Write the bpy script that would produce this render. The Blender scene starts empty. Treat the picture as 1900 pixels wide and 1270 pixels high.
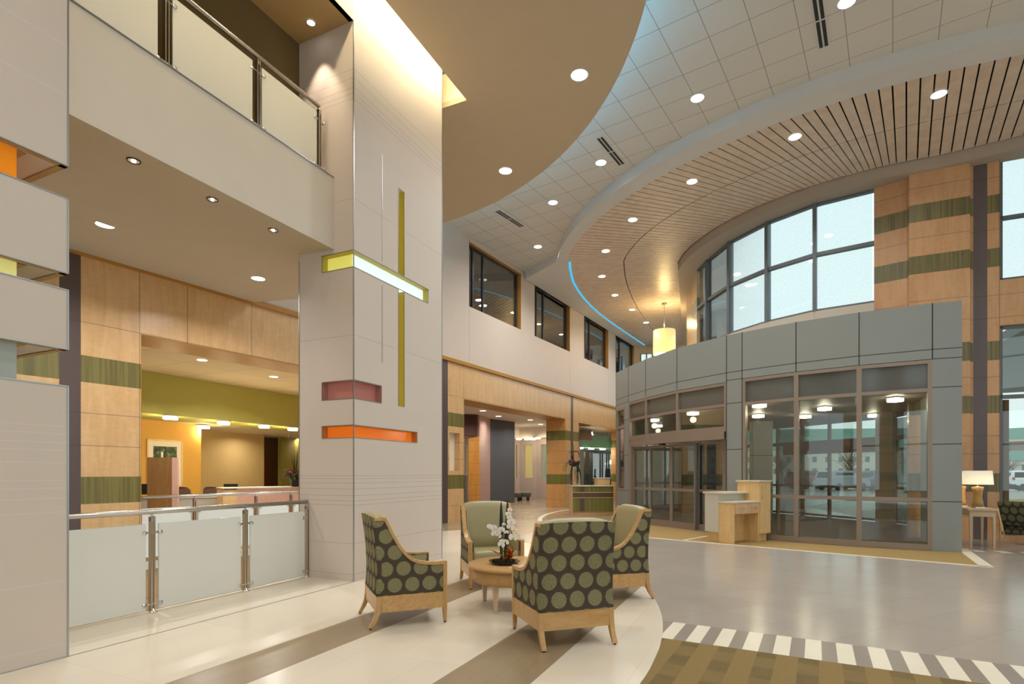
import bpy, math, random
from mathutils import Vector, Matrix
random.seed(7)
FPX, HY, EYE = 1028.0, 878.0, 1.48
PI = math.pi
COL = bpy.context.scene.collection
# ------------------------------------------------------------------ helpers
def s2l(c):
    return tuple(((v/255.0)/12.92 if v/255.0 <= .04045 else ((v/255.0+.055)/1.055)**2.4) for v in c)
def at(px, py, z=0.0):
    """measured picture point taken back onto the horizontal plane at height z"""
    d = (z-EYE)*FPX/(HY-py)
    return Vector(((px-950)/FPX*d, d))
def rayline(px, P, D):
    """parameter along the wall line P + t D where the sight line of column px meets it"""
    k = (px-950)/FPX
    return (k*P[1]-P[0])/(D[0]-k*D[1])
UA = math.atan2(.906, .423)                 # long direction of the column row
U = Vector((math.cos(UA), math.sin(UA))); V = Vector((U.y, -U.x))
def uv(u, v): return U*u + V*v
WA = math.atan2(.8617, .5075)               # direction of the long rear wall
W0 = Vector((-6.14, 9.16)); WD = Vector((math.cos(WA), math.sin(WA))); WN = Vector((-WD.y, WD.x))
def ws(px): return rayline(px, W0, WD)
def wp(s, n=0): return W0 + WD*s + WN*n

class MB:
    def __init__(s, M=None): s.v = []; s.f = []; s.sm = []; s.M = M or Matrix()
    def add(s, vs, fs, smooth=False):
        b = len(s.v); s.v += [tuple(s.M @ Vector(p)) for p in vs]
        s.f += [tuple(b+i for i in f) for f in fs]; s.sm += [smooth]*len(fs); return s
    def box(s, x0, x1, y0, y1, z0, z1):
        x0, x1 = min(x0, x1), max(x0, x1); y0, y1 = min(y0, y1), max(y0, y1); z0, z1 = min(z0, z1), max(z0, z1)
        return s.add([(x0,y0,z0),(x1,y0,z0),(x1,y1,z0),(x0,y1,z0),(x0,y0,z1),(x1,y0,z1),(x1,y1,z1),(x0,y1,z1)],
              [(0,3,2,1),(4,5,6,7),(0,1,5,4),(1,2,6,5),(2,3,7,6),(3,0,4,7)])
    def hexa(s, b, t):
        return s.add(list(b)+list(t), [(0,3,2,1),(4,5,6,7),(0,1,5,4),(1,2,6,5),(2,3,7,6),(3,0,4,7)])
    def prism(s, pts, z0, z1):
        a = sum(pts[i][0]*pts[(i+1) % len(pts)][1]-pts[(i+1) % len(pts)][0]*pts[i][1] for i in range(len(pts)))
        if a < 0: pts = pts[::-1]
        n = len(pts)
        vs = [(p[0], p[1], z0) for p in pts]+[(p[0], p[1], z1) for p in pts]
        return s.add(vs, [tuple(range(n-1, -1, -1)), tuple(range(n, 2*n))]+[(i, (i+1) % n, n+(i+1) % n, n+i) for i in range(n)])
    def lathe(s, prof, n=32, c=(0, 0, 0), cap=True):
        vs = []; fs = []
        for r, z in prof:
            for k in range(n): vs.append((c[0]+r*math.cos(2*PI*k/n), c[1]+r*math.sin(2*PI*k/n), c[2]+z))
        for i in range(len(prof)-1):
            for k in range(n):
                k2 = (k+1) % n; fs.append((i*n+k, i*n+k2, (i+1)*n+k2, (i+1)*n+k))
        if cap: fs.append(tuple(range(n-1, -1, -1))); b = (len(prof)-1)*n; fs.append(tuple(range(b, b+n)))
        return s.add(vs, fs, True)
    def tube(s, path, r, n=10, cap=True):
        P = [Vector(p) for p in path]; R = r if isinstance(r, (list, tuple)) else [r]*len(P)
        vs = []; fs = []; up = None
        for i, p in enumerate(P):
            t = (P[min(i+1, len(P)-1)]-P[max(i-1, 0)]).normalized()
            if up is None:
                up = Vector((0, 0, 1)) if abs(t.z) < .9 else Vector((1, 0, 0))
            a = t.cross(up).normalized(); b = a.cross(t).normalized(); up = b
            for k in range(n):
                th = 2*PI*k/n; vs.append(tuple(p+(a*math.cos(th)+b*math.sin(th))*R[i]))
        for i in range(len(P)-1):
            for k in range(n):
                k2 = (k+1) % n; fs.append((i*n+k, i*n+k2, (i+1)*n+k2, (i+1)*n+k))
        if cap: fs.append(tuple(range(n-1, -1, -1))); b = (len(P)-1)*n; fs.append(tuple(range(b, b+n)))
        return s.add(vs, fs, True)
    def holed(s, s0, s1, z0, z1, holes, th):
        """a slab in the local x/z plane, thickness th along +y, with rectangular holes (a0,a1,b0,b1)"""
        xs = sorted({s0, s1}|{min(max(h[k], s0), s1) for h in holes for k in (0, 1)})
        zs = sorted({z0, z1}|{min(max(h[k], z0), z1) for h in holes for k in (2, 3)})
        def solid(i, j):
            if i < 0 or j < 0 or i >= len(xs)-1 or j >= len(zs)-1: return False
            cx = (xs[i]+xs[i+1])/2; cz = (zs[j]+zs[j+1])/2
            return not any(h[0] < cx < h[1] and h[2] < cz < h[3] for h in holes)
        for i in range(len(xs)-1):
            for j in range(len(zs)-1):
                if not solid(i, j): continue
                a, b, c, d = xs[i], xs[i+1], zs[j], zs[j+1]
                s.add([(a,0,c),(b,0,c),(b,0,d),(a,0,d),(a,th,c),(b,th,c),(b,th,d),(a,th,d)],
                      [(0,1,2,3),(5,4,7,6)]+([(4,0,3,7)] if not solid(i-1,j) else [])+([(1,5,6,2)] if not solid(i+1,j) else [])
                      +([(4,5,1,0)] if not solid(i,j-1) else [])+([(3,2,6,7)] if not solid(i,j+1) else []))
        return s
    def build(s, name, mat, parent=None, loc=None, rz=0, label=None, bevel=0, sub=0):
        me = bpy.data.meshes.new(name); me.from_pydata(s.v, [], s.f); me.materials.append(mat)
        me.polygons.foreach_set('use_smooth', s.sm); me.update()
        o = bpy.data.objects.new(name, me); COL.objects.link(o)
        if parent: o.parent = parent
        if loc is not None: o.location = (loc[0], loc[1], loc[2] if len(loc) > 2 else 0)
        o.rotation_euler.z = rz
        if label: o['label'] = label
        if bevel:
            m = o.modifiers.new('b', 'BEVEL'); m.width = bevel; m.segments = 2; m.limit_method = 'ANGLE'
        if sub:
            m = o.modifiers.new('s', 'SUBSURF'); m.levels = m.render_levels = sub
            for p in me.polygons: p.use_smooth = True
        return o
def tag(o, label, cat, group=None, kind=None):
    o['label'] = label; o['category'] = cat
    if group: o['group'] = group
    if kind: o['kind'] = kind
    return o
def st(o, label=None, cat=None):
    o['kind'] = 'structure'
    if label: o['label'] = label
    if cat: o['category'] = cat
    return o
def thing(name, loc, rz, label, cat, group=None):
    o = bpy.data.objects.new(name, None); COL.objects.link(o); o.empty_display_size = .1
    o.location = (loc[0], loc[1], loc[2] if len(loc) > 2 else 0); o.rotation_euler.z = rz
    if label: tag(o, label, cat, group)
    return o
def dup(root, loc, rz, label):
    def cp(o, par):
        c = o.copy(); COL.objects.link(c); c.parent = par
        for ch in KIDS.get(o.name, [x for x in o.children]): cp(ch, c)
        return c
    r = cp(root, None); r.location = (loc[0], loc[1], loc[2]); r.rotation_euler.z = rz; r['label'] = label
    return r
KIDS = {}
def curve(pts, n=10):
    """Catmull-Rom through 2D points"""
    out = []
    P = [pts[0]]+list(pts)+[pts[-1]]
    for i in range(1, len(P)-2):
        for k in range(n):
            t = k/n; a, b, c, d = P[i-1], P[i], P[i+1], P[i+2]
            out.append(tuple(.5*((2*b[j])+(-a[j]+c[j])*t+(2*a[j]-5*b[j]+4*c[j]-d[j])*t*t+(-a[j]+3*b[j]-3*c[j]+d[j])*t**3) for j in (0, 1)))
    out.append(tuple(pts[-1])); return out
def FR(P, ang, z=0): return Matrix.Translation((P[0], P[1], z)) @ Matrix.Rotation(ang, 4, 'Z')

# ------------------------------------------------------------------ materials
class NT:
    def __init__(s, name):
        s.m = bpy.data.materials.new(name); s.m.use_nodes = True; s.t = s.m.node_tree; s.t.nodes.clear()
        s.out = s.n('ShaderNodeOutputMaterial')
    def n(s, ty, **kw):
        x = s.t.nodes.new(ty)
        for k, v in kw.items(): setattr(x, k, v)
        return x
    def l(s, a, b): s.t.links.new(a, b)
    def put(s, sock, v):
        if hasattr(v, 'links') or hasattr(v, 'is_output'): s.l(v, sock)
        else: sock.default_value = v
    def math(s, op, a, b=0.0, c=0.0):
        x = s.n('ShaderNodeMath', operation=op); s.put(x.inputs[0], a); s.put(x.inputs[1], b); s.put(x.inputs[2], c); return x.outputs[0]
    def mix(s, f, a, b, bt='MIX'):
        x = s.n('ShaderNodeMix', data_type='RGBA', blend_type=bt); s.put(x.inputs[0], f)
        s.put(x.inputs[6], a if not isinstance(a, tuple) else (*a[:3], 1)); s.put(x.inputs[7], b if not isinstance(b, tuple) else (*b[:3], 1)); return x.outputs[2]
    def co(s, rot=0.0, scale=(1, 1, 1)):
        c = s.n('ShaderNodeTexCoord'); m = s.n('ShaderNodeMapping'); s.l(c.outputs['Object'], m.inputs[0])
        m.inputs['Rotation'].default_value = (0, 0, rot); m.inputs['Scale'].default_value = scale; return m.outputs[0]
    def xyz(s, v):
        x = s.n('ShaderNodeSeparateXYZ'); s.l(v, x.inputs[0]); return x.outputs
    def noise(s, v, sc, det=3, dist=0.0):
        x = s.n('ShaderNodeTexNoise'); s.l(v, x.inputs['Vector']); x.inputs['Scale'].default_value = sc
        x.inputs['Detail'].default_value = det; x.inputs['Distortion'].default_value = dist; return x.outputs[0]
    def ramp(s, f, stops, const=False):
        x = s.n('ShaderNodeValToRGB'); s.l(f, x.inputs[0]); e = x.color_ramp.elements
        if const: x.color_ramp.interpolation = 'CONSTANT'
        while len(e) < len(stops): e.new(.5)
        for i, (p, c) in enumerate(stops): e[i].position = p; e[i].color = (*c, 1) if len(c) == 3 else c
        return x.outputs[0]
    def bsdf(s, col, rough=.5, metal=0.0, spec=.5, **kw):
        b = s.n('ShaderNodeBsdfPrincipled'); s.put(b.inputs['Base Color'], (*col[:3], 1) if isinstance(col, tuple) else col)
        s.put(b.inputs['Roughness'], rough); b.inputs['Metallic'].default_value = metal; b.inputs['Specular IOR Level'].default_value = spec
        for k, v in kw.items(): s.put(b.inputs[k.replace('_', ' ')], v)
        s.l(b.outputs[0], s.out.inputs[0]); s.b = b; return b
    def bump(s, h, st=.2, d=.01):
        x = s.n('ShaderNodeBump'); x.inputs['Strength'].default_value = st; x.inputs['Distance'].default_value = d
        s.l(h, x.inputs['Height']); s.l(x.outputs[0], s.b.inputs['Normal'])
    def stripes(s, f, lo, hi, ranges):
        """1 inside the ranges of f, else 0"""
        out = None
        for a, b in ranges:
            r = s.math('COMPARE', f, (a+b)/2, (b-a)/2); out = r if out is None else s.math('MAXIMUM', out, r)
        return out
def plain(name, c, rough=.5, metal=0.0, spec=.5, nz=0.04, ns=3.0):
    t = NT(name); a = s2l(c); v = t.co()
    f = t.noise(v, ns, 4); col = t.mix(f, tuple(x*(1-nz) for x in a), tuple(min(1, x*(1+nz)) for x in a))
    t.bsdf(col, rough, metal, spec); return t.m
def emit(name, c, st):
    t = NT(name); e = t.n('ShaderNodeEmission'); e.inputs[0].default_value = (*c, 1); e.inputs[1].default_value = st
    t.l(e.outputs[0], t.out.inputs[0]); return t.m
def woodcol(t, v, a, b, axis='z', sc=1.0):
    m = t.n('ShaderNodeMapping'); t.l(v, m.inputs[0])
    m.inputs['Scale'].default_value = {'z': (9*sc, 9*sc, 1.2*sc), 'x': (1.2*sc, 9*sc, 9*sc), 'y': (9*sc, 1.2*sc, 9*sc)}[axis]
    f1 = t.noise(m.outputs[0], 1.0, 5, 1.2); m2 = t.n('ShaderNodeMapping'); t.l(v, m2.inputs[0])
    m2.inputs['Scale'].default_value = (8*sc, 8*sc, 18*sc); f2 = t.noise(m2.outputs[0], 1.0, 3, .8)
    f = t.math('ADD', t.math('MULTIPLY', f1, .75), t.math('MULTIPLY', f2, .35))
    return t.ramp(f, [(.35, s2l(a)), (.72, s2l(b))])
def wood(name, a, b, rough=.35, axis='z', sc=1.0):
    t = NT(name); t.bsdf(woodcol(t, t.co(), a, b, axis, sc), rough); return t.m
def woodpanel(name, a, b, zl=(), sl=(), bands=(), purple=(), green=((124,116,60),(100,93,44)), zr=(-4., 9.), sr=(-12., 42.), pc=(84, 68, 66)):
    """wood wall: joints, green reeded bands (z ranges), dark vertical stripe (s ranges)"""
    t = NT(name); v = t.co(); X = t.xyz(v); c = woodcol(t, v, a, b, sc=.8)
    m = t.n('ShaderNodeMapping'); t.l(v, m.inputs[0]); m.inputs['Scale'].default_value = (26, 26, .5)
    g = t.ramp(t.noise(m.outputs[0], 1.0, 3), [(.38, s2l(green[1])), (.6, s2l(green[0]))])
    if bands: c = t.mix(t.stripes(X[2], zr[0], zr[1], bands), c, g)
    if purple: c = t.mix(t.stripes(X[0], sr[0], sr[1], purple), c, s2l(pc))
    if zl: c = t.mix(t.math('MULTIPLY', t.stripes(X[2], zr[0], zr[1], [(z-.006, z+.006) for z in zl]), .55), c, (.03, .02, .01))
    if sl: c = t.mix(t.math('MULTIPLY', t.stripes(X[0], sr[0], sr[1], [(z-.008, z+.008) for z in sl]), .5), c, (.03, .02, .01))
    t.bsdf(c, .38, Coat_Weight=.6, Coat_Roughness=.28); return t.m
def lined(name, c, zl=(), sl=(), rough=.6, lc=(.12, .11, .1), w=.004, zr=(-1., 9.), sr=(-5., 40.), nz=.03, k=.6, spec=.3):
    t = NT(name); v = t.co(); X = t.xyz(v); a = s2l(c); f = t.noise(v, 2.0, 3)
    col = t.mix(f, tuple(x*(1-nz) for x in a), tuple(x*(1+nz) for x in a))
    if zl: col = t.mix(t.math('MULTIPLY', t.stripes(X[2], zr[0], zr[1], [(z-w, z+w) for z in zl]), k), col, lc)
    if sl: col = t.mix(t.math('MULTIPLY', t.stripes(X[0], sr[0], sr[1], [(z-w, z+w) for z in sl]), k), col, lc)
    t.bsdf(col, rough, 0, spec); return t.m
def gridmat(name, c, rot, sx, sy, lw, lc, rough, nz=.05, ns=2.0, spec=.4, stagger=0.0, bump=0.0):
    t = NT(name); v = t.co(rot); X = t.xyz(v); a = s2l(c)
    fy = t.math('DIVIDE', X[1], sy)
    xx = t.math('DIVIDE', X[0], sx)
    if stagger: xx = t.math('ADD', xx, t.math('MULTIPLY', t.math('FLOOR', fy), stagger))
    def ln(q, s):
        g = t.math('ABSOLUTE', t.math('SUBTRACT', t.math('FRACT', q), .5)); return t.math('GREATER_THAN', g, .5-lw/s)
    l = t.math('MAXIMUM', ln(xx, sx), ln(fy, sy))
    f = t.noise(v, ns, 5, .4); col = t.mix(f, tuple(x*(1-nz) for x in a), tuple(x*(1+nz) for x in a))
    w = t.n('ShaderNodeTexWhiteNoise', noise_dimensions='2D'); cb = t.n('ShaderNodeCombineXYZ')
    t.l(t.math('FLOOR', xx), cb.inputs[0]); t.l(t.math('FLOOR', fy), cb.inputs[1]); t.l(cb.outputs[0], w.inputs['Vector'])
    col = t.mix(t.math('MULTIPLY', w.outputs[0], nz*1.3), col, (.02, .02, .02))
    col = t.mix(t.math('MULTIPLY', l, .8), col, lc); t.bsdf(col, rough, 0, spec); return t.m

WALLW = plain('white_paint', (226, 219, 208), .7)
WALLP = None
TAN = plain('tan_paint', (198, 180, 152), .75)
SOFF = plain('soffit_paint', (200, 188, 166), .75)
OLIVE = plain('olive_paint', (108, 88, 50), .8)
BANDW = plain('band_paint', (214, 210, 204), .85, 0, .15)
BEAMC = plain('beam_paint', (178, 162, 144), .6)
STEEL = plain('brushed_steel', (205, 203, 198), .25, 1.0)
CHROME = plain('polished_steel', (225, 226, 228), .12, 1.0)
TRIM = plain('silver_trim', (170, 176, 178), .3, .9)
BRONZE = plain('bronze_frame', (150, 136, 124), .45, .25)
DKFR = plain('dark_frame', (62, 66, 72), .4, .3)
ALU = plain('aluminium', (150, 156, 162), .35, .8)
BLACK = plain('black_plastic', (18, 18, 20), .4)
GREYP = None
DARKGAP = plain('dark_gap', (14, 12, 10), .9)
MAPLE = wood('maple_wood', (188, 144, 88), (206, 164, 108), .35, 'z', 2.0)
MAPLEX = wood('maple_wood_flat', (188, 145, 90), (208, 168, 112), .3, 'x', 2.0)
BLOND = wood('ash_wood', (196, 170, 140), (216, 190, 160), .4, 'z', 2.0)
SLAT = None
STONE_TOP = plain('pale_worktop', (214, 208, 190), .35, ns=60, nz=.08)
REVEAL = plain('golden_reveal', (178, 126, 48), .5)
LENS = emit('lamp_lens', (1.0, .9, .72), 11.0)
LENSW = emit('lamp_lens_white', (1.0, .95, .86), 9.0)
def glass(name, tint=(.9, .94, .92), refl=.01, a=.12):
    t = NT(name); tr = t.n('ShaderNodeBsdfTransparent'); tr.inputs[0].default_value = (*tint, 1)
    g = t.n('ShaderNodeBsdfGlossy'); g.inputs['Roughness'].default_value = .02; g.inputs[0].default_value = (1, 1, 1, 1)
    fr = t.n('ShaderNodeFresnel'); fr.inputs[0].default_value = 1.5
    f = t.math('MINIMUM', t.math('ADD', t.math('MULTIPLY', fr.outputs[0], 1.25), refl), .9)
    mx = t.n('ShaderNodeMixShader'); t.put(mx.inputs[0], f); t.l(tr.outputs[0], mx.inputs[1]); t.l(g.outputs[0], mx.inputs[2])
    t.l(mx.outputs[0], t.out.inputs[0]); return t.m
GLASS = glass('clear_glass')
GLASSD = glass('tinted_glass', (.62, .66, .66), .1)
GLASSW = glass('interior_window_glass', (.55, .58, .58), .16)
def frosted(name, c, tr=.5, alpha=.0, emis=0.0):
    t = NT(name); d = t.n('ShaderNodeBsdfDiffuse'); d.inputs[0].default_value = (*s2l(c), 1)
    tl = t.n('ShaderNodeBsdfTranslucent'); tl.inputs[0].default_value = (*s2l(c), 1)
    m1 = t.n('ShaderNodeMixShader'); m1.inputs[0].default_value = tr; t.l(d.outputs[0], m1.inputs[1]); t.l(tl.outputs[0], m1.inputs[2])
    g = t.n('ShaderNodeBsdfGlossy'); g.inputs['Roughness'].default_value = .12
    fr = t.n('ShaderNodeFresnel'); fr.inputs[0].default_value = 1.45
    m2 = t.n('ShaderNodeMixShader'); t.l(fr.outputs[0], m2.inputs[0]); t.l(m1.outputs[0], m2.inputs[1]); t.l(g.outputs[0], m2.inputs[2])
    last = m2
    if alpha:
        tp = t.n('ShaderNodeBsdfTransparent'); m3 = t.n('ShaderNodeMixShader'); m3.inputs[0].default_value = alpha
        t.l(m2.outputs[0], m3.inputs[1]); t.l(tp.outputs[0], m3.inputs[2]); last = m3
    if emis:
        e = t.n('ShaderNodeEmission'); e.inputs[0].default_value = (*s2l(c), 1); e.inputs[1].default_value = emis
        ad = t.n('ShaderNodeAddShader'); t.l(last.outputs[0], ad.inputs[0]); t.l(e.outputs[0], ad.inputs[1]); last = ad
    t.l(last.outputs[0], t.out.inputs[0]); return t.m
FROST = frosted('frosted_glass', (244, 247, 243), .12, .05)
FROSTUP = frosted('frosted_glass_warm', (246, 240, 224), .06, .0)
EDGE = plain('glass_edge', (206, 224, 214), .2)

def fabric(name, ax, base=(78, 68, 58), dot=(138, 134, 98)):
    t = NT(name); v = t.co(); X = t.xyz(v); px, pz = .168, .156; nf = t.noise(v, 90, 2)
    q = t.math('DIVIDE', t.math('ADD', X[2], -.01), pz); row = t.math('FLOOR', q)
    p = t.math('ADD', t.math('DIVIDE', X[ax], px), t.math('MULTIPLY', t.math('MODULO', t.math('ADD', row, 41.0), 2.0), .5))
    fx = t.math('MULTIPLY', t.math('SUBTRACT', t.math('FRACT', t.math('ADD', p, 20.0)), .5), px)
    fz = t.math('MULTIPLY', t.math('SUBTRACT', t.math('FRACT', q), .5), pz)
    r = t.math('SQRT', t.math('ADD', t.math('MULTIPLY', fx, fx), t.math('MULTIPLY', fz, fz)))
    an = t.math('ARCTAN2', fx, fz)
    w = t.math('SINE', t.math('MULTIPLY', an, 34.0)); r2 = t.math('ADD', r, t.math('MULTIPLY', t.math('ADD', t.math('MULTIPLY', w, .3), t.math('SUBTRACT', nf, .5)), .010))
    m = t.math('LESS_THAN', r2, .068); ray = t.math('MULTIPLY_ADD', w, .3, t.math('MULTIPLY', t.math('SUBTRACT', nf, .5), 1.6))
    d = s2l(dot); col = t.mix(t.math('ADD', ray, .35), tuple(x*1.12 for x in d), tuple(x*.55 for x in d))
    fl = t.noise(v, 25, 3); b = s2l(base); bc = t.mix(fl, tuple(x*.85 for x in b), tuple(x*1.15 for x in b))
    t.bsdf(t.mix(m, bc, col), .8, 0, .2); return t.m
FABX = fabric('dotted_fabric_back', 0); FABY = fabric('dotted_fabric_side', 1)
SAGE = plain('sage_vinyl', (168, 160, 122), .42, nz=.05)

# ------------------------------------------------------------------ FLOOR
zTILE, zTAN, zSLAT = 8.85, 7.92, 8.60
VR = -5.957                                    # v of the stair railing line
STONE = gridmat('grey_stone_tile', (176, 168, 159), math.radians(-28), .6, .6, .0018, (.25, .23, .21), .2, .05, 1.3, .5, 0)
HALLST = gridmat('brown_stone_tile', (172, 150, 124), math.radians(-28), .6, .6, .002, (.24, .2, .16), .22, .1, 1.0, .5)
CREAM = gridmat('cream_tile', (232, 224, 208), -UA+PI/2, .61, 1.22, .0012, (.52, .48, .4), .22, .04, 1.0, .4, .5)
BROWNT = gridmat('taupe_plank_tile', (158, 142, 116), -UA, 1.22, .15, .0014, (.16, .14, .12), .28, .07, 2.0, .4, .37)
WHTILE = plain('white_tile', (238, 232, 214), .3)
GRTILE = plain('grey_tile', (150, 141, 132), .3, nz=.08)
farA, farB = wp(ws(20)-6), wp(46)
fl = MB().prism([uv(-9, VR), uv(8.0, VR), wp((uv(8.0, VR)-W0).dot(WD)+1.2), farB, farB+Vector((14, -3)), Vector((12.8, 24)), Vector((11.2, 16.3)), Vector((10.9, 12.4)), Vector((18, 9.3)), Vector((18, -9))], -.3, 0)
FLOOR = st(fl.build('floor', STONE))
def inlay(name, pts, z, mat, z0=0): return MB().prism(pts, z0, z).build(name, mat, FLOOR)
DC, DR = Vector((-5.87, 7.29)), 7.58
def vclip_disc(v0, v1, r=DR, n=64, umin=-9):
    """part of the round floor area between two lines parallel to the columns"""
    cu, cv = DC.dot(U), DC.dot(V); pts = []
    for i in range(n+1):
        v = v0+(v1-v0)*i/n; h = r*r-(v-cv)**2
        if h >= 0: pts.append(uv(cu+math.sqrt(h), v))
    lo = []
    for i in range(n, -1, -1):
        v = v0+(v1-v0)*i/n; h = r*r-(v-cv)**2
        if h >= 0: lo.append(uv(max(umin, cu-math.sqrt(h)), v))
    return pts+lo
cvD = DC.dot(V)
cp = vclip_disc(-8.2, cvD+DR-.001, n=160)
# clear of the stair opening: keep v > VR, plus the patch behind the big column
cp = [p for p in vclip_disc(VR, cvD+DR-.0005, n=220)]
inlay('cream_tile_area', cp, .006, CREAM)
inlay('cream_tile_area', [uv(8.0, VR), uv(8.0, -8.0), uv(10.2, -8.6), uv(12.9, -7.0), uv(13.2, VR)], .0035, CREAM)
inlay('taupe_band', vclip_disc(-3.83, -3.32, DR-.01), .0075, BROWNT)
inlay('taupe_band', vclip_disc(-2.14, -1.52, DR-.01), .0075, BROWNT)
inlay('metal_strip', [uv(-6, -5.112), uv(5.88, -5.112), uv(5.88, -5.100), uv(-6, -5.100)], .0085, ALU)
# hall floor (brown stone), behind the round area
HP = [wp(ws(820), -.02), wp(ws(1140), -.02), Vector((3.3, 19.2)), Vector((3.2, 16.8)), Vector((1.7, 15.2)), Vector((.4, 13.6)), Vector((-.4, 12.8)), Vector((-1.6, 13.6))]
inlay('hall_stone', HP, .003, HALLST)
# light ring line in the hall floor
ring = MB(); q = curve([(p.x, p.y) for p in [at(*k) for k in ((1082, 943.5), (1045, 948), (1018, 954), (1004, 961), (1002, 968))]], 8)
for a, b in zip(q, q[1:]):
    a, b = Vector(a), Vector(b); d = (b-a).normalized(); n = Vector((-d.y, d.x))*.07; ring.prism([a-n, b-n, b+n, a+n], 0, .0045)
ring.build('pale_tile_line', WHTILE, FLOOR)
# striped border next to carpet
SD = Vector((.877, -.48)); SN = Vector((.48, .877)); S0 = Vector((1.365, 4.94))-SD*.35
bw = .585
inlay('grey_border', [S0, S0+SD*8, S0+SD*8+SN*bw, S0+SN*bw], .0035, GRTILE)
so = (Vector((1.597, 5.48))-S0).dot(SD)
for k in range(-1, 30):
    a = so+k*.231
    if a < 0.05: continue
    inlay('white_border_tile', [S0+SD*a, S0+SD*(a+.122), S0+SD*(a+.122)+SN*bw, S0+SD*a+SN*bw], .0045, WHTILE)
def carpetmat(name, c1, c2, rot, s, wv):
    t = NT(name); v = t.co(rot); X = t.xyz(v)
    a = t.math('FRACT', t.math('DIVIDE', X[0], s)); b = t.math('FRACT', t.math('DIVIDE', X[1], s*1.7))
    m = t.math('MULTIPLY', t.math('GREATER_THAN', a, .52), t.math('MULTIPLY_ADD', t.math('GREATER_THAN', b, .5), .45, .55))
    n = t.noise(v, 160, 2); n2 = t.noise(v, 5, 3)
    w = t.math('SINE', t.math('MULTIPLY', t.math('ADD', X[1], X[0]), wv)); f = t.math('ADD', t.math('MULTIPLY', w, .25), n)
    A, B = s2l(c1), s2l(c2); col = t.mix(t.math('MULTIPLY', m, t.math('ADD', n2, .3)), A, B)
    t.bsdf(t.mix(t.math('MULTIPLY', f, .6), col, tuple(x*.45 for x in B)), .95, 0, .1); t.bump(f, .4, .004); return t.m
CARPET = carpetmat('gold_carpet', (158, 136, 92), (124, 110, 78), math.radians(29), .30, 320)
MAT = carpetmat('entrance_mat', (190, 162, 108), (160, 136, 92), math.radians(-45), .05, 200)
arcp = []
a0 = math.atan2(S0.y-DC.y, S0.x-DC.x)
for i in range(20):
    th = math.radians(-30)+(math.radians(-17.9)+math.radians(30))*i/19
    arcp.append(DC+Vector((math.cos(th), math.sin(th)))*(DR+.0))
carp = arcp+[S0+SD*.27, S0+SD*8, Vector((9, -4)), Vector((1, -4))]
inlay('gold_carpet', carp, .0035, CARPET)
inlay('entrance_mat', [at(1140, 990), Vector((3.05, 12.68)), Vector((7.45, 8.74)), Vector((8.70, 10.62)), Vector((8.3, 10.6)), Vector((7, 11.2)), Vector((5.7, 12.5)), Vector((5.2, 13.3)), Vector((3.5, 16.6)), Vector((3.2, 16.9))], .0045, MAT)
def line(p, q, w, z=.006, m=WHTILE):
    d = (q-p).normalized(); n = Vector((-d.y, d.x))*w/2; return inlay('white_border', [p-n, q-n, q+n, p+n], z, m)
line(Vector((2.3, 13.35)), Vector((7.5, 8.70)), .09); line(Vector((7.47, 8.72)), Vector((8.78, 10.82)), .17)
line(at(1265, 1004), at(1313, 995.5), .08)
for k in range(5):
    p = at(1809, 1024)+Vector((.906, -.423))*(.40*k); d = Vector((.906, -.423)); n = Vector((.6, -.5)).normalized()
    inlay('white_border_tile', [p, p+d*.17, p+d*.17+Vector((.05, .26)), p+Vector((.05, .26))], .0045, WHTILE)
# floors of rooms behind the rear wall
st(MB().prism([wp(-12, .0), wp(47, 0), wp(47, 22), wp(-12, 22)], -.12, -.001).build('floor_rear_rooms', HALLST))
# stair well under the railing
st(MB().prism([uv(-9, VR), uv(8, VR), uv(8, -14), uv(-9, -14)], -3.4, -3.2).build('floor_lower_level', HALLST))
LOWOOD = woodpanel('stairwell_wood', (176, 130, 78), (196, 152, 98), zl=(-.6, -1.8), sl=(1, 3, 5))
st(MB(FR(wp(-12, -.04), WA)).holed(0, 18.5, -3.3, -.12, [], .3).build('wall_stairwell', LOWOOD))
st(MB(FR(uv(8.0, VR), UA+PI/2)).box(0, 8, -.1, -.0, -3.3, -.31).build('wall_stairwell_end', WALLW))
st(MB(FR(wp(-12, -.06), WA)).box(0, 18.2, -.03, .05, -.12, 0).build('trim_1', STONE_TOP))

# ------------------------------------------------------------------ REAR WALL
bz = ((2.87, 3.28), (1.0, 1.42))
s261, s861, s1049, s1074, s1138 = ws(261.4), ws(861), ws(1049), ws(1074), ws(1163)
FARW = woodpanel('maple_portal_panels', (204, 162, 108), (222, 184, 134), zl=(.5, 1.9, 2.4, 3.79), sl=(s261-.02, ws(348), ws(440+27), s861-.02, ws(935), ws(1000), s1049+.02), bands=bz,
                 purple=((ws(110), ws(150)), (ws(818), ws(831)), (ws(1059), ws(1063.5))))
zS = 4.83
SE = ws(1176)
low = MB(); low.holed(-12, SE, 0, zS, [(s261, ws(690), -1, 3.78), (s861, s1049, -1, 3.76), (s1074, s1138, -1, 3.72), (ws(834), ws(853), 1.55, 2.68)], .9)
low.build('wall_rear', FARW, loc=W0, rz=WA); WR = bpy.data.objects['wall_rear']; st(WR)
MB().box(ws(834), ws(853), .2, .24, 1.55, 2.68).build('niche_panel', FROSTUP, WR)
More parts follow.
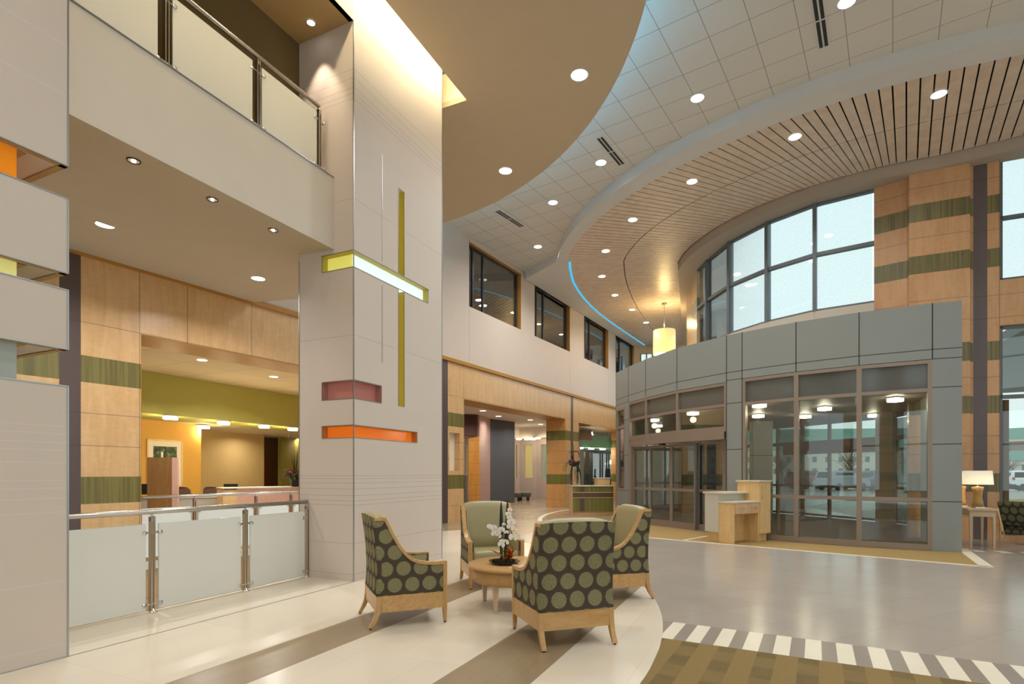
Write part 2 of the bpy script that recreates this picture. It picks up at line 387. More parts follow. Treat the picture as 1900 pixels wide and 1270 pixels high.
# golden lining of the openings
for nm, a, b, h in (('opening_lining', s261, ws(690), 3.78), ('opening_lining', s861, s1049, 3.76), ('opening_lining', s1074, s1138, 3.72)):
    m = MB(); m.box(a, b, .006, .895, h-.012, h); m.box(a, a+.012, .006, .895, 0, h)
    m.build(nm, REVEAL, WR)
LIN = woodpanel('maple_reveal_panels', (192, 140, 76), (208, 158, 92), zl=(.35, 1.0, 1.9, 2.4), bands=bz, green=((122, 118, 48), (96, 94, 30)))
MB().box(s1049-.014, s1049, .004, .896, 0, 3.745).build('opening_lining', LIN, WR, label='maple lining with two green bands')
MB().box(s1138-.014, s1138, .004, .896, 0, 3.705).build('opening_lining', LIN, WR)
# upper wall with the windows of the upper floor
wins = [(868, 964.5), (990, 1055.5), (1082, 1127), (1140.6, 1176)]
WZ0, WZ1 = 6.66, 8.68
holes = [(ws(a), ws(b), WZ0, WZ1) for a, b in wins]
UPW = lined('upper_wall_paint', (210, 197, 185), zl=(), sl=[ws(868)]+[ws(b) for a, b in wins[1:]], rough=.7, w=.006, sr=(-12., 42.))
up = MB(); up.holed(-12, SE, zS+.06, 9.1, holes, .35); uw = st(up.build('wall_rear_upper', UPW, loc=wp(0, -.05), rz=WA))
MB().box(-12, SE, -.07, .3, zS-.04, zS+.06).build('trim_2', REVEAL, None, loc=W0, rz=WA); st(bpy.data.objects['trim_2'])
UPROOM = plain('upper_room_paint', (176, 166, 148), .8)
for i, (a, b) in enumerate(wins):
    A, B = ws(a), ws(b)
    w = thing('window_%d' % (i+1), wp(0, -.05), WA, None, None); st(w)
    m = MB(); m.box(B-.012, B, 0.0, .35, WZ0, WZ1); m.box(A, B, 0, .35, WZ1-.012, WZ1); m.build('window_reveal', REVEAL, w)
    m = MB(); L = B-A; fw = .07; y0, y1 = .12, .2
    m.box(A, B-.012, y0, y1, WZ0, WZ0+fw); m.box(A, B-.012, y0, y1, WZ1-.08, WZ1-.012)
    for xx in (A, A+L*.11, A+L*.29, B-.14): m.box(xx, xx+fw, y0, y1, WZ0, WZ1-.012)
    m.build('window_frame', DKFR, w)
    for p0, p1 in ((A+fw, A+L*.11), (A+L*.11+fw, A+L*.29), (A+L*.29+fw, B-.14)):
        MB().box(p0, p1, y0+.035, y0+.043, WZ0+fw, WZ1-.08).build('pane', GLASSW, w)
    MB().box(A+fw, A+L*.55, y1+.06, y1+.075, WZ0, WZ0+.75).build('frosted_film', FROST, w)
# room behind the upper windows
ur = MB(); ur.box(-1, SE, .9+2.4, .9+2.5, 4.9, 9.1); ur.box(-1, SE, .35, 3.4, 8.95, 9.05); ur.box(-1, SE, .35, 3.4, 4.85, 4.95)
st(ur.build('wall_upper_gallery', UPROOM, loc=W0, rz=WA))

# ------------------------------------------------------------------ COLUMNS
gl = (.55+.02, 0.62)
GZ = [1.02, 1.12, 1.17, 1.26, 1.335, 1.39, 1.44, 1.85, 3.3, 4.05, 5.3, 6.0, 6.5, 6.58, 6.66, 6.8, 6.95, 7.02]
CLAD = lined('column_cladding', (216, 205, 195), zl=(.10, .52)+tuple(z for z in (1.04, 1.10, 1.17, 1.26, 1.34, 1.40, 1.44, 3.35, 5.2, 6.55, 6.62, 6.7, 6.83, 6.95)), rough=.5, w=.0028, zr=(0, 9), k=.5, lc=(.2, .19, .18))
CO = uv(5.88, -5.107); CW, CL = .99, 2.22
col = thing('clad_column', (CO.x, CO.y), UA, 'tall pale panelled column with coloured glass slots behind the armchairs', 'column')
# local x along U, local y = inward (-V)
yb, pk, orr = (4.27, 4.50), (2.49, 2.74), (1.96, 2.13)
LH = .56
m = MB(); m.holed(0, CL, 0, 9.0, [(-1, 1.80, *yb), (-1, .587, *pk), (-1, 1.48, *orr), (.99, 1.14, 2.49, 4.27), (.99, 1.14, 4.5, 5.80)], .12)
m.M = FR((0, CW), -PI/2)     # left face: local x runs from the far left end to the corner
m.holed(0, CW-.12, 0, 9.0, [(CW-LH, 9, *yb), (CW-LH, 9, *pk), (CW-LH, 9, *orr)], .12)
m.M = Matrix(); m.box(CL-.12, CL, .12, CW, 0, 9); m.box(.12, CL-.12, CW-.12, CW, 0, 9)
m.build('cladding', CLAD, col)
def slotglass(name, c, e): return frosted(name, c, .3, 0, e)
YG = slotglass('yellow_glass', (226, 220, 120), .5); PG = slotglass('pink_glass', (206, 140, 130), .12); OG = slotglass('orange_glass', (236, 132, 36), .38)
CYG = slotglass('white_glass', (224, 238, 236), .7)
def Lpane(z, r, mat, lab, d=.10):
    m = MB(); m.box(d, r, d, d+.012, z[0], z[1]); m.box(d, d+.012, d, LH, z[0], z[1]); m.build('glass_insert', mat, col, label=lab)
Lpane(pk, .587, PG, 'pink glass insert'); Lpane(orr, 1.48, OG, 'orange glass insert')
m = MB(); m.box(.10, 1.8, .10, .112, *yb); m.build('glass_insert', CYG, col, label='glowing white glass insert')
m = MB(); m.box(.10, .112, .10, LH, *yb); m.build('glass_insert', YG, col, label='yellow glass insert')
m = MB(); m.box(.99, 1.14, .10, .112, 2.49, 4.26); m.build('glass_insert', YG, col, label='yellow glass strip, lower arm of the cross')
m = MB(); m.box(.99, 1.14, .10, .112, 4.51, 5.8); m.build('glass_insert', YG, col, label='yellow glass strip, upper arm of the cross')
LINER = plain('slot_liner', (196, 178, 74), .5); LINP = plain('slot_liner_pink', (176, 124, 112), .5); LINO = plain('slot_liner_orange', (196, 130, 66), .5)
def liner(z, r, mat):
    m = MB(); m.prism([(.004, .004), (r, .004), (r, .1), (.1, .1), (.1, LH), (.004, LH)], z[1]-.008, z[1]-.002); m.box(r-.008, r-.002, .004, .1, *z); m.box(.004, .1, LH-.008, LH-.002, *z)
    m.build('slot_liner', mat, col)
liner(yb, 1.8, LINER); liner(pk, .587, LINP); liner(orr, 1.48, LINO)
m = MB()
for x in (.99, 1.132):
    for z in ((2.49, 4.26), (4.51, 5.8)): m.box(x, x+.008, .004, .1, *z)
m.build('slot_liner', LINER, col)
m = MB(); m.box(-.006, .006, -.006, .006, 0, 8.9); m.box(CL-.008, CL+.004, -.006, .006, 0, 8.9); m.box(-.006, .006, CW-.008, CW+.004, 0, 4.5)
m.box(.60, .61, -.004, .004, 3.08, 4.2); m.box(.60, .61, -.004, .004, 4.55, 6.1)
for z0, z1, r in ((*yb, 1.8), (*pk, .587), (*orr, 1.48)):
    for z in (z0, z1):
        m.box(0, r, -.006, .004, z-.004, z+.004); m.box(-.006, .004, 0, LH, z-.004, z+.004)
    m.box(r-.004, r+.004, -.006, .004, z0, z1); m.box(-.006, .004, LH-.004, LH+.004, z0, z1)
for x in (.99, 1.14): m.box(x-.003, x+.003, -.006, .004, 2.49, 4.26); m.box(x-.003, x+.003, -.006, .004, 4.51, 5.8)
m.build('metal_trim', TRIM, col)
# near column
CLAD2 = lined('near_column_cladding', (212, 200, 188), zl=(.12, .62, 1.17, 1.28, 1.36, 1.42, 1.56, 1.66, 1.72, 1.79, 1.85, 4.5, 4.9), rough=.5, w=.0022, zr=(0, 9), k=.5, lc=(.75, .74, .72))
NO = uv(-3.51*U.x+4.42*U.y, -5.107)
nc = thing('clad_column', (NO.x, NO.y), UA, 'pale panelled column cut by glowing glass slots, at the left edge of the photo', 'column')
m = MB(); NL, NW = 2.6, .99
zb = [(0, 2.176), (2.47, 2.946), (3.08, 3.68), (3.94, 9.0)]
for a, b in zb: m.box(-NL, 0, 0, NW, a, b)
m.build('cladding', CLAD2, nc)
m = MB()
for i, (a, b) in enumerate(zb):
    m.box(-.006, .005, -.005, .006, a, b)
    for z in ((a, b) if i else (b,)):
        if z < 8.9: m.box(-NL, .004, -.005, .004, z-.004, z+.004); m.box(-.004, .005, 0, NW, z-.004, z+.004)
m.build('metal_trim', TRIM, nc)
# recessed coloured glass: its end stands back from the column end
for (a, b), mt, lab in zip(((2.176, 2.47), (2.946, 3.08), (3.68, 3.94)), (slotglass('clear_frosted', (178, 184, 174), .12), slotglass('lime_glass', (232, 226, 142), .45), slotglass('amber_glass', (232, 142, 30), .42)), ('pale frosted glass insert', 'lime yellow glass insert', 'amber glass insert')):
    g = MB(); g.box(-NL, -.30, .08, NW-.08, a-.004, b+.004); g.build('glass_insert', mt, nc, label=lab)
m = MB()
for z in (3.932, 3.072, 2.462):
    m.box(-.30, -.24, .08, NW-.08, z, z+.004); m.box(-NL, 0, .004, .05, z, z+.004); m.box(-.05, 0, .004, NW, z, z+.004)
m.build('slot_liner', plain('slot_wood', (176, 146, 96), .5), nc)

# ------------------------------------------------------------------ BALCONY
vF = -5.107-.343; vB = -5.107-.99
st(MB().add([(*uv(-6, vF), 4.56), (*uv(7.71, vF), 4.56), (*uv(7.71, vF), 5.54), (*uv(-6, vF), 5.54), (*uv(-6, vB), 4.56), (*uv(7.71, vB), 4.56), (*uv(7.71, vB), 5.54), (*uv(-6, vB), 5.54)],
   [(0,1,2,3), (3,2,6,7)]).build('wall_balcony_fascia', plain('fascia_paint', (222, 212, 198), .65)))
MB().prism([uv(-6, vF+.012), uv(5.87, vF+.012), uv(5.87, vF-.05), uv(-6, vF-.05)], 5.54, 5.552).build('trim_3', ALU); st(bpy.data.objects['trim_3'])
ss = (uv(7.71, -8)-W0)
def wall_v(u):   # v where the line at u meets the rear wall
    t = (u-W0.dot(U))/WD.dot(U); return wp(t).dot(V)
a, b = uv(-6, vF), uv(7.71, vF)
tS = (7.71-W0.dot(U))/WD.dot(U); tN = (-6-W0.dot(U))/WD.dot(U)
c, d = wp(tS, .0), wp(tN, .0)
st(MB().add([(*a, 4.56), (*b, 4.56), (*c, 4.83), (*d, 4.83), (*a, 4.62), (*b, 4.62), (*c, 4.89), (*d, 4.89)], [(3,2,1,0), (4,5,6,7), (1,2,6,5)]).build('ceiling_soffit', SOFF))
st(MB().prism([uv(-6, vB), uv(5.88+CL, vB), uv(5.88+CL, vB-.1), uv(-6, vB-.1)], 5.3, 9).build('wall_balcony', OLIVE))
st(MB().prism([uv(-6, -5.107-.002), uv(5.88, -5.107-.002), uv(5.88, vB), uv(-6, vB)], 7.6, 7.7).build('ceiling_balcony', plain('olive_ceiling', (190, 160, 108), .8)))
st(MB().prism([uv(-6, -5.107), uv(5.875, -5.107), uv(5.875, -5.18), uv(-6, -5.18)], 7.6, 9).build('wall_cove', plain('cove_paint', (240, 226, 190), .7)))

def railing(name, P, ang, L, posts, spans, h, label, z=0, gz=(.035, .94), glass_m=FROST, ends=(True, True), down=0):
    r = thing(name, (P[0], P[1], z), ang, label, 'railing')
    m = MB(); m.tube([(0, 0, h), (L, 0, h)], .027, 14)
    if ends[1]: m.tube([(L-.001, 0, h), (L, 0, h-.12)], .02, 12)
    m.build('handrail', STEEL, r)
    for x in posts:
        m = MB(); m.box(x-.022, x-.010, -.025, .025, 0.02, h-.05); m.box(x+.010, x+.022, -.025, .025, .02, h-.05)
        m.box(x-.022, x+.022, -.02, .02, h-.10, h-.06); m.tube([(x, 0, h-.08), (x, 0, h-.01)], .012, 10)
        m.lathe([(.055, 0), (.055, .012), (.03, .02), (.028, .045)], 20, (x, 0, 0.005))
        p = m.build('post', STEEL, r)
        for zz in (gz[0]+.06, gz[1]-.09):
            c = MB(); c.box(x-.085, x+.085, -.012, .012, zz-.008, zz+.008)
            for sx in (-.085, .085):
                c.add([], []); cm = c.M; c.M = Matrix.Translation((x+sx, -.0, zz)) @ Matrix.Rotation(PI/2, 4, 'X')
                c.lathe([(.021, -.018), (.021, .018)], 14); c.M = cm
            c.build('clamp', CHROME, p)
    for a, b in spans:
        g = MB(); g.box(a, b, -.006, .006, *gz); gp = g.build('glass_panel', glass_m, r)
        e = MB(); e.box(a-.003, a, -.006, .006, *gz); e.box(b, b+.003, -.006, .006, *gz); e.box(a, b, -.006, .006, gz[1], gz[1]+.003)
        e.build('glass_edge', EDGE, gp)
    return r
def rs(px, P, D): return rayline(px, P, D)
R0 = uv(2.0, -5.93); p1, p2, p3 = (rs(x, R0, U) for x in (282, 455, 569.5))
railing('glass_railing', R0, UA, p3+.0, [p1, p2, p3], [(p1-1.6, p1-.07), (p1+.07, p2-.07), (p2+.07, p3-.05)], 1.07, 'steel and frosted glass railing standing on the cream floor between the two pale columns')
st(MB().prism([uv(2, -5.955), uv(7.9, -5.955), uv(7.9, -5.90), uv(2, -5.90)], 0, .022).build('trim_4', STONE_TOP))
B0 = wp(s261+.02, .05); q1, q2, q3 = (rs(x, B0, WD) for x in (361, 475, 540))
railing('glass_railing', B0, WA, 5.2, [q1, q2, q3, 4.9], [(.02, q1-.07), (q1+.07, q2-.07), (q2+.07, q3-.07), (q3+.07, 4.8)], 1.07, 'steel and glass railing in the wood framed opening, in front of the office', gz=(.06, .88))
T0 = uv(.8, vF-.09); t1, t2, t3 = (rs(x, T0, U) for x in (308, 478, 592))
railing('glass_railing', T0, UA, t3, [t1, t2, t3], [(t1-1.1, t1-.09), (t1+.07, t2-.08), (t2+.06, t3-.05)], .90, 'steel and frosted glass railing on top of the balcony edge', z=5.545, gz=(.02, .80), glass_m=FROSTUP)
sr = MB(); sr.tube([(*wp(s261+3.4, -.12), -.9), (*wp(s261+6.6, -.12), .1)], .02, 10)
tag(sr.build('stair_handrail', STEEL), 'thin sloping steel stair handrail glimpsed between the glass panels of the front railing', 'handrail')

# ------------------------------------------------------------------ CEILINGS
TILEM = gridmat('acoustic_tile', (218, 211, 199), math.radians(-(90-34.5)), .64, .64, .006, (.22, .20, .18), .85, .02, 2.0, .2)
st(MB().prism([Vector((-14, -9)), Vector((18, -9)), Vector((18, 9.4)), Vector((10.3, 12.7)), Vector((9.2, 13.1)), Vector((8.8, 13.5)), Vector((7.75, 14.2)), Vector((7.0, 15.2)), Vector((6.5, 16.4)), Vector((6.35, 18.7)), Vector((6.7, 19.6)), Vector((9.9, 31.3)), wp(SE+.2), wp(-12)], zTILE, zTILE+.1).build('ceiling_tile', TILEM))
TC, TR = Vector((-5.90, 7.74)), 7.73
cu, cv_ = TC.dot(U), TC.dot(V); tan = []
N = 90
vS = -4.755
vend = cv_+TR-.001
for i in range(N+1):            # far side of the arc
    v = -9.2+(vend+9.2)*math.sin(PI/2*i/N); tan.append(uv(cu+math.sqrt(max(0, TR*TR-(v-cv_)**2)), v))
for i in range(N, -1, -1):
    v = vS+(vend-vS)*math.sin(PI/2*i/N); tan.append(uv(max(-9, cu-math.sqrt(max(0, TR*TR-(v-cv_)**2))), v))
tan += [uv(8.34, vS), uv(8.34, -5.2), uv(8.34, -9.2)]
tanc = MB().prism(tan, zTAN, zTAN+.09); st(tanc.build('ceiling_disc', TAN))
BLUE = emit('blue_cove_light', (.16, .6, 1.0), 22.0)
WARM = emit('warm_cove_light', (1.0, .84, .54), 72.0)
def ribbon(pts, h, name, mat, z, inward):
    m = MB()
    for i in range(len(pts)-1):
        a, b = pts[i], pts[i+1]; d = (b-a).normalized(); n = Vector((-d.y, d.x))*inward
        m.add([(*a, z), (*b, z), (*(b+n*h), z), (*(a+n*h), z)], [(0, 1, 2, 3)] if inward > 0 else [(3, 2, 1, 0)])
    return m.build(name, mat)
arc = [TC+Vector((math.cos(t), math.sin(t)))*(TR-.10) for t in [math.radians(-40+118*i/60) for i in range(61)]]
o = MB()
for i in range(60):
    a, b = arc[i], arc[i+1]; a2 = TC+(a-TC)*((TR-.18)/(TR-.10)); b2 = TC+(b-TC)*((TR-.18)/(TR-.10))
    o.add([(*a, 8.03), (*b, 8.03), (*b2, 8.03), (*a2, 8.03), (*a, 8.06), (*b, 8.06), (*b2, 8.06), (*a2, 8.06)], [(0,3,2,1),(4,5,6,7),(0,1,5,4),(2,3,7,6)])
tag(o.build('cove_light_strip', BLUE), 'blue light strip behind the curved edge of the tan ceiling disc', 'light')
m = MB(FR(uv(-2, vS), UA)); m.box(0, 10.25, -.11, -.05, 8.30, 8.34)
tag(m.build('cove_light_strip', WARM), 'warm light strip in the ceiling slot around the tall panelled column', 'light')
st(MB().prism([uv(-6, vS+.05-.4), uv(8.5, vS-.35), uv(8.5, vS+.02-.0), uv(-6, vS)], 8.55, 8.6).build('trim_5', plain('cove_top', (246, 236, 210), .7)))
st(MB(FR(uv(-6, vS-.14), UA)).box(0, 14.5, -.02, 0, 8.02, 8.58).build('trim_6', plain('cove_side', (246, 236, 210), .7)))
bpy.data.objects['trim_6'].location = (*(V*.26), 0)
st(MB(FR(uv(8.45, -5.6), UA)).box(0, .03, -.75, .6, 7.98, 8.6).build('trim_7', bpy.data.materials['cove_side']))

# wood slat ceiling: outer edge, inner edge
C0 = Vector((11.6, 18.1)); C2, R2 = Vector((11.91, 18.96)), 10.1
outer = []
for i in range(200):
    rho = math.radians(-14+i*.5)            # direction angle measured from +Y towards centre
    if rho > math.radians(88): break
    outer.append((C2-Vector((math.sin(rho), math.cos(rho)))*R2, math.degrees(rho)))
strt = [Vector(p) for p in curve([(1.88, 18.62), (1.98, 19.36), (2.33, 21.0), (3.18, 23.3), (4.56, 26.05), (7.36, 30.9)], 6)]
pathO = [p for p, _ in outer]+strt
# resample the outer edge
def resample(path, step):
    out = [path[0]]; acc = 0
    for a, b in zip(path, path[1:]):
        L = (b-a).length; t = step-acc
        while t <= L: out.append(a+(b-a)*(t/L)); t += step
        acc = (acc+L) % step
    return out
ro = resample(pathO, .212)
def phi(p):
    r = math.degrees(math.atan2(C2.x-p.x, C2.y-p.y))
    tb = [(-20, 34.5), (17, 34.5), (29, 35.5), (32.7, 40), (40, 50), (52, 63), (65, 74), (90, 90), (180, 90)]
    for (a, x), (b, y) in zip(tb, tb[1:]):
        if a <= r <= b: return math.radians(x+(y-x)*(r-a)/(b-a))
    return math.radians(90)
RI = 6.0
def inside_inner(p):
    if p.y < 18.8: return (p-C0).length < RI or p.y > 18.1 and p.x > 5.62 or p.x > 9.5 and (p.y > 12.46-(p.x-9.55)*.62 if p.x < 10.84 else p.y > 11.66-(p.x-10.84)*.472)
    t = (p.y-18.8)/(30.4-18.8); return p.x > 5.66+(9.5-5.66)*t
def endpt(p):
    f = phi(p); d = Vector((math.sin(f), math.cos(f))); t = 0
    while t < 9 and not inside_inner(p+d*t): t += .03
    return p+d*t
def slatmat():
    t = NT('slat_wood'); v = t.co(); m = t.n('ShaderNodeMapping'); t.l(v, m.inputs[0]); m.inputs['Scale'].default_value = (2.5, 2.5, 1)
    f = t.noise(m.outputs[0], 1.4, 5, .6); f2 = t.noise(v, 22, 3)
    c = t.ramp(t.math('ADD', t.math('MULTIPLY', f, .7), t.math('MULTIPLY', f2, .3)), [(.35, s2l((210, 186, 162))), (.65, s2l((226, 204, 182)))])
    t.bsdf(c, .38, 0, .5); return t.m
SLAT = slatmat(); RM = 7.45
sm = MB(); ep = [endpt(p) for p in ro]
for i in range(len(ro)-1):
    a, b, c, d = ro[i], ro[i+1], ep[i+1], ep[i]
    e = (b-a).normalized()*.014; g = e if (c-d).length > .03 else Vector((0, 0)); g = (c-d)*(.014/.212)*1.0
    A, B, Cc, D = a+e, b-e, c-g, d+g
    # split at the seam line
    for f0, f1 in ((0.0, .497), (.505, .985)):
        q = [A+(D-A)*f0, B+(Cc-B)*f0, B+(Cc-B)*f1, A+(D-A)*f1]
        sm.prism(q, zSLAT, zSLAT+.02)
SL = st(sm.build('ceiling_slats', SLAT))
dk = MB(); dk.add([(*p, zSLAT+.06) for p in ro]+[(*p, zSLAT+.06) for p in ep], [(i+1, i, len(ro)+i, len(ro)+i+1) for i in range(len(ro)-1)])
dk.build('backing', DARKGAP, SL)
# curved white band outside the slats
BC, BR = Vector((11.52, 18.48)), 10.01
bo = [BC-Vector((math.sin(math.radians(r)), math.cos(math.radians(r))))*BR for r in [-14+2*i for i in range(54)]]
bo = [p for p in bo if p.y < 18.6]
cornerA = at(974, 511, 8.72); cornerA = wp((cornerA-W0).dot(WD), -.06)
boE = [at(1034, 485, zSLAT), cornerA, wp(SE, -.06), Vector((7.6, 31.1))]
full = bo+boE
bm_ = MB(); inn = [p for p in pathO]
poly = full+inn[::-1]
zB0 = zSLAT-.02
# skirt geometry: underside polygon + outer fascia
bm_.add([(*p, zB0) for p in poly], [tuple(range(len(poly)))[::-1]])
for P in (bo+boE[:2],):
    for i in range(len(P)-1):
        bm_.add([(*P[i], zB0), (*P[i+1], zB0), (*P[i+1], zTILE), (*P[i], zTILE)], [(0, 1, 2, 3)])
for i in range(len(inn)-1):
    bm_.add([(*inn[i], zB0), (*inn[i+1], zB0), (*inn[i+1], zSLAT+.2 if False else zSLAT+.03), (*inn[i], zSLAT+.03)], [(3, 2, 1, 0)])
st(bm_.build('ceiling_band', BANDW))
m = MB(); sp = strt[:1]+strt
bl = []
for a, b in zip(strt, strt[1:]):
    d = (b-a).normalized(); n = Vector((d.y, -d.x))
    m.add([(*(a+n*.02), zSLAT-.02), (*(b+n*.02), zSLAT-.02), (*(b+n*.10), zSLAT-.015), (*(a+n*.10), zSLAT-.015)], [(0, 3, 2, 1), (0, 1, 2, 3)])
tag(m.build('cove_light_strip', emit('blue_edge_light', (.10, .60, .95), 1.1)), 'blue light line where the wood slat ceiling meets the white band', 'light')
# inner beam above the curved windows
def arcpts(c, r, a0, a1, n): return [c-Vector((math.sin(math.radians(a0+(a1-a0)*i/n)), math.cos(math.radians(a0+(a1-a0)*i/n))))*r for i in range(n+1)]
zBE = 8.34
bi = [Vector((17, 8.75)), Vector((10.84, 11.66))]+arcpts(C0, RI, 20, 97, 40)+[Vector((9.5, 30.6))]
bb = [Vector((17, 9.35)), Vector((10.4, 12.42))]+arcpts(C0, RI-.68, 27, 97, 40)+[Vector((9.9, 30.6))]
m = MB(); n = len(bi)
m.add([(*p, zBE) for p in bi]+[(*p, zBE) for p in bb]+[(*p, 9.0) for p in bi], [(i, i+1, n+i+1, n+i) for i in range(n-1)]+[(i, 2*n+i, 2*n+i+1, i+1) for i in range(n-1)])
st(m.build('ceiling_beam', BEAMC))

# ------------------------------------------------------------------ CURVED UPPER WINDOW + RIGHT WALL
G = [Vector(p) for p in ((8.73, 13.36), (7.70, 14.10), (6.95, 15.13), (6.42, 16.43), (6.26, 17.86), (6.24, 18.7))]
zW0, zWT, zW1 = 5.59, 7.04, 8.34
SHADE = None
def shademat():
    t = NT('translucent_shade'); a = t.n('ShaderNodeBsdfTransparent'); a.inputs[0].default_value = (.93, .97, .96, 1)
    d = t.n('ShaderNodeBsdfTranslucent'); d.inputs[0].default_value = (.95, 1, .98, 1)
    n = t.noise(t.co(), 30, 4); m = t.n('ShaderNodeMixShader'); t.put(m.inputs[0], t.math('MULTIPLY', n, .16))
    t.l(a.outputs[0], m.inputs[1]); t.l(d.outputs[0], m.inputs[2])
    g = t.n('ShaderNodeBsdfGlossy'); g.inputs['Roughness'].default_value = .03; f = t.n('ShaderNodeFresnel'); f.inputs[0].default_value = 1.3
    m2 = t.n('ShaderNodeMixShader'); t.l(f.outputs[0], m2.inputs[0]); t.l(m.outputs[0], m2.inputs[1]); t.l(g.outputs[0], m2.inputs[2]); t.l(m2.outputs[0], t.out.inputs[0]); return t.m
SHADE = shademat()
win = st(thing('window_5', (0, 0, 0), 0, None, None))
fr = MB(); MUL = plain('window_aluminium', (112, 118, 122), .4, .3)
for i in range(len(G)-1):
    b, a = G[i], G[i+1]; d = b-a; L = d.length; an = math.atan2(d.y, d.x); F = FR(a, an)
    fr.M = F
    fr.box(0, L, 0, .13, zWT-.045, zWT+.045); fr.box(0, L, 0, .13, zW0, zW0+.05); fr.box(0, L, 0, .13, zW1-.05, zW1)
    if i < 4: fr.box(-.045, .045, -.03, .15, zW0, zW1)
    for z0, z1 in ((zW0+.05, zWT-.045), (zWT+.045, zW1-.05)):
        MB(F).box(.04, L-.04, .05, .058, z0, z1).build('pane', SHADE if i < 3 else GLASS, win)
fr.M = Matrix()
fr.build('window_frame', MUL, win)
# sill wall under curved windows down onto the vestibule roof
m = MB()
for i in range(len(G)-1):
    b, a = G[i], G[i+1]; d = b-a; m.M = FR(a, math.atan2(d.y, d.x)); m.box(0, d.length, -.02, .25, 4.0, zW0)
m.M = Matrix(); st(m.build('wall_window_sill', plain('sill_paint', (206, 196, 182), .7)))
RWB = ((7.22, 7.62), (6.03, 6.44), (3.97, 4.39), (2.80, 3.19), (1.06, 1.47))
RW = lambda nm, pur=(), sl=(): woodpanel(nm, (200, 150, 104), (214, 168, 122), zl=(.5, 1.9, 2.3, 3.6, 4.9, 5.4, 6.85, 8.0), bands=RWB, purple=pur, sl=sl, sr=(-1, 8), green=((128, 118, 72), (98, 90, 54)), pc=(96, 84, 84))
def seg(name, a, b, z0, z1, mat, th=.25, holes=()):
    d = Vector(b)-Vector(a); o = MB().holed(0, d.length, z0, z1, holes, th).build(name, mat, loc=a, rz=math.atan2(d.y, d.x)); return st(o)
PA = Vector((8.73, 13.36)); PB = Vector((9.25, 12.90)); PC = Vector((9.13, 12.74)); PD = PC+Vector((.906, -.423))*1.12
seg('wall_right', PA, PB, 4.6, 8.9, RW('wall_wood_a'))
seg('wall_right_middle', PC, PD, 0.0, 8.9, RW('wall_wood_b'), .2)
PE = Vector((10.25, 12.40)); DV = Vector((.906, -.423))
e1, e2, e3 = (rayline(x, PE, DV) for x in (1805.5, 1832, 1855.5))
seg('wall_right_end', PE-DV*.22, PE+DV*9, 0, 8.9, RW('wall_wood_c', ((e1+.22, e2+.22),), (e3+.21,)), .3, [(e3+.22, e3+6, 5.72, 8.45), (e3+.22, e3+6, .55, 4.72)])
w = st(thing('window_6', PE, math.atan2(DV.y, DV.x), None, None)); m = MB()
for z0, z1 in ((5.72, 8.45), (.55, 4.72)):
    m.box(e3, e3+.07, .08, .2, z0, z1); m.box(e3, e3+6, .08, .2, z0, z0+.06); m.box(e3, e3+6, .08, .2, z1-.06, z1)
    for k in (1.6, 3.2, 4.8): m.box(e3+k, e3+k+.07, .08, .2, z0, z1)
m.box(e3, e3+6, .08, .2, 7.08, 7.15); m.box(e3, e3+6, .08, .2, 3.12, 3.2)
m.build('window_frame', MUL, w)
for z0, z1, mt in ((5.78, 7.08, SHADE), (7.15, 8.39, SHADE), (.61, 3.12, GLASS), (3.2, 4.66, GLASS)):
    MB().box(e3+.07, e3+5.95, .13, .138, z0, z1).build('pane', mt, w)
# the rest of the room behind the viewer: wood wall with tall windows
BWX = [(-13, -10), (-9, -6), (-5, -2), (-1, 2), (3, 6), (7, 10), (11, 14), (15, 17.5)]
BWW = woodpanel('rear_room_wood', (200, 150, 104), (214, 168, 122), zl=(.5, 1.9, 2.3, 3.6, 5.2, 6.85), bands=RWB)
o = MB().holed(0, 32, 0, 8.9, [(a+14, b+14, z0, z1) for a, b in BWX for z0, z1 in ((.5, 4.7), (5.7, 8.4))], .3).build('wall_back', BWW, loc=(18, -8.7), rz=PI); st(o)
w = st(thing('window_13', (18, -8.7), PI, None, None)); m = MB()
for a, b in BWX:
    for z0, z1 in ((.5, 4.7), (5.7, 8.4)):
        for x in (a+14, b+14-.07): m.box(x, x+.07, .1, .2, z0, z1)
        for z in (z0, (z0+z1)/2+.3, z1-.07): m.box(a+14, b+14, .1, .2, z, z+.07)
m.build('window_frame', MUL, w)
# pier at the left end of the curved window
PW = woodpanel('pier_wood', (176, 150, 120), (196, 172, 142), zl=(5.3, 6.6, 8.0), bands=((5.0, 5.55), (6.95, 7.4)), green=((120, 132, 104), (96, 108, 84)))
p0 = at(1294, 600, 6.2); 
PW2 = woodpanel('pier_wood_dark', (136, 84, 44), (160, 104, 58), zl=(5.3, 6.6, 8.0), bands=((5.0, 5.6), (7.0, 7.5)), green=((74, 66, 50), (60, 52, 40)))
pA = Vector((6.24, 18.7)); pB = Vector((19.6*(1284-950)/FPX, 19.6)); pC = Vector((22.0*(1274-950)/FPX, 22.0))
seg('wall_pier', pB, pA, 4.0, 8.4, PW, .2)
seg('wall_pier_side', pC, pB, 4.0, 8.4, PW2, .2)
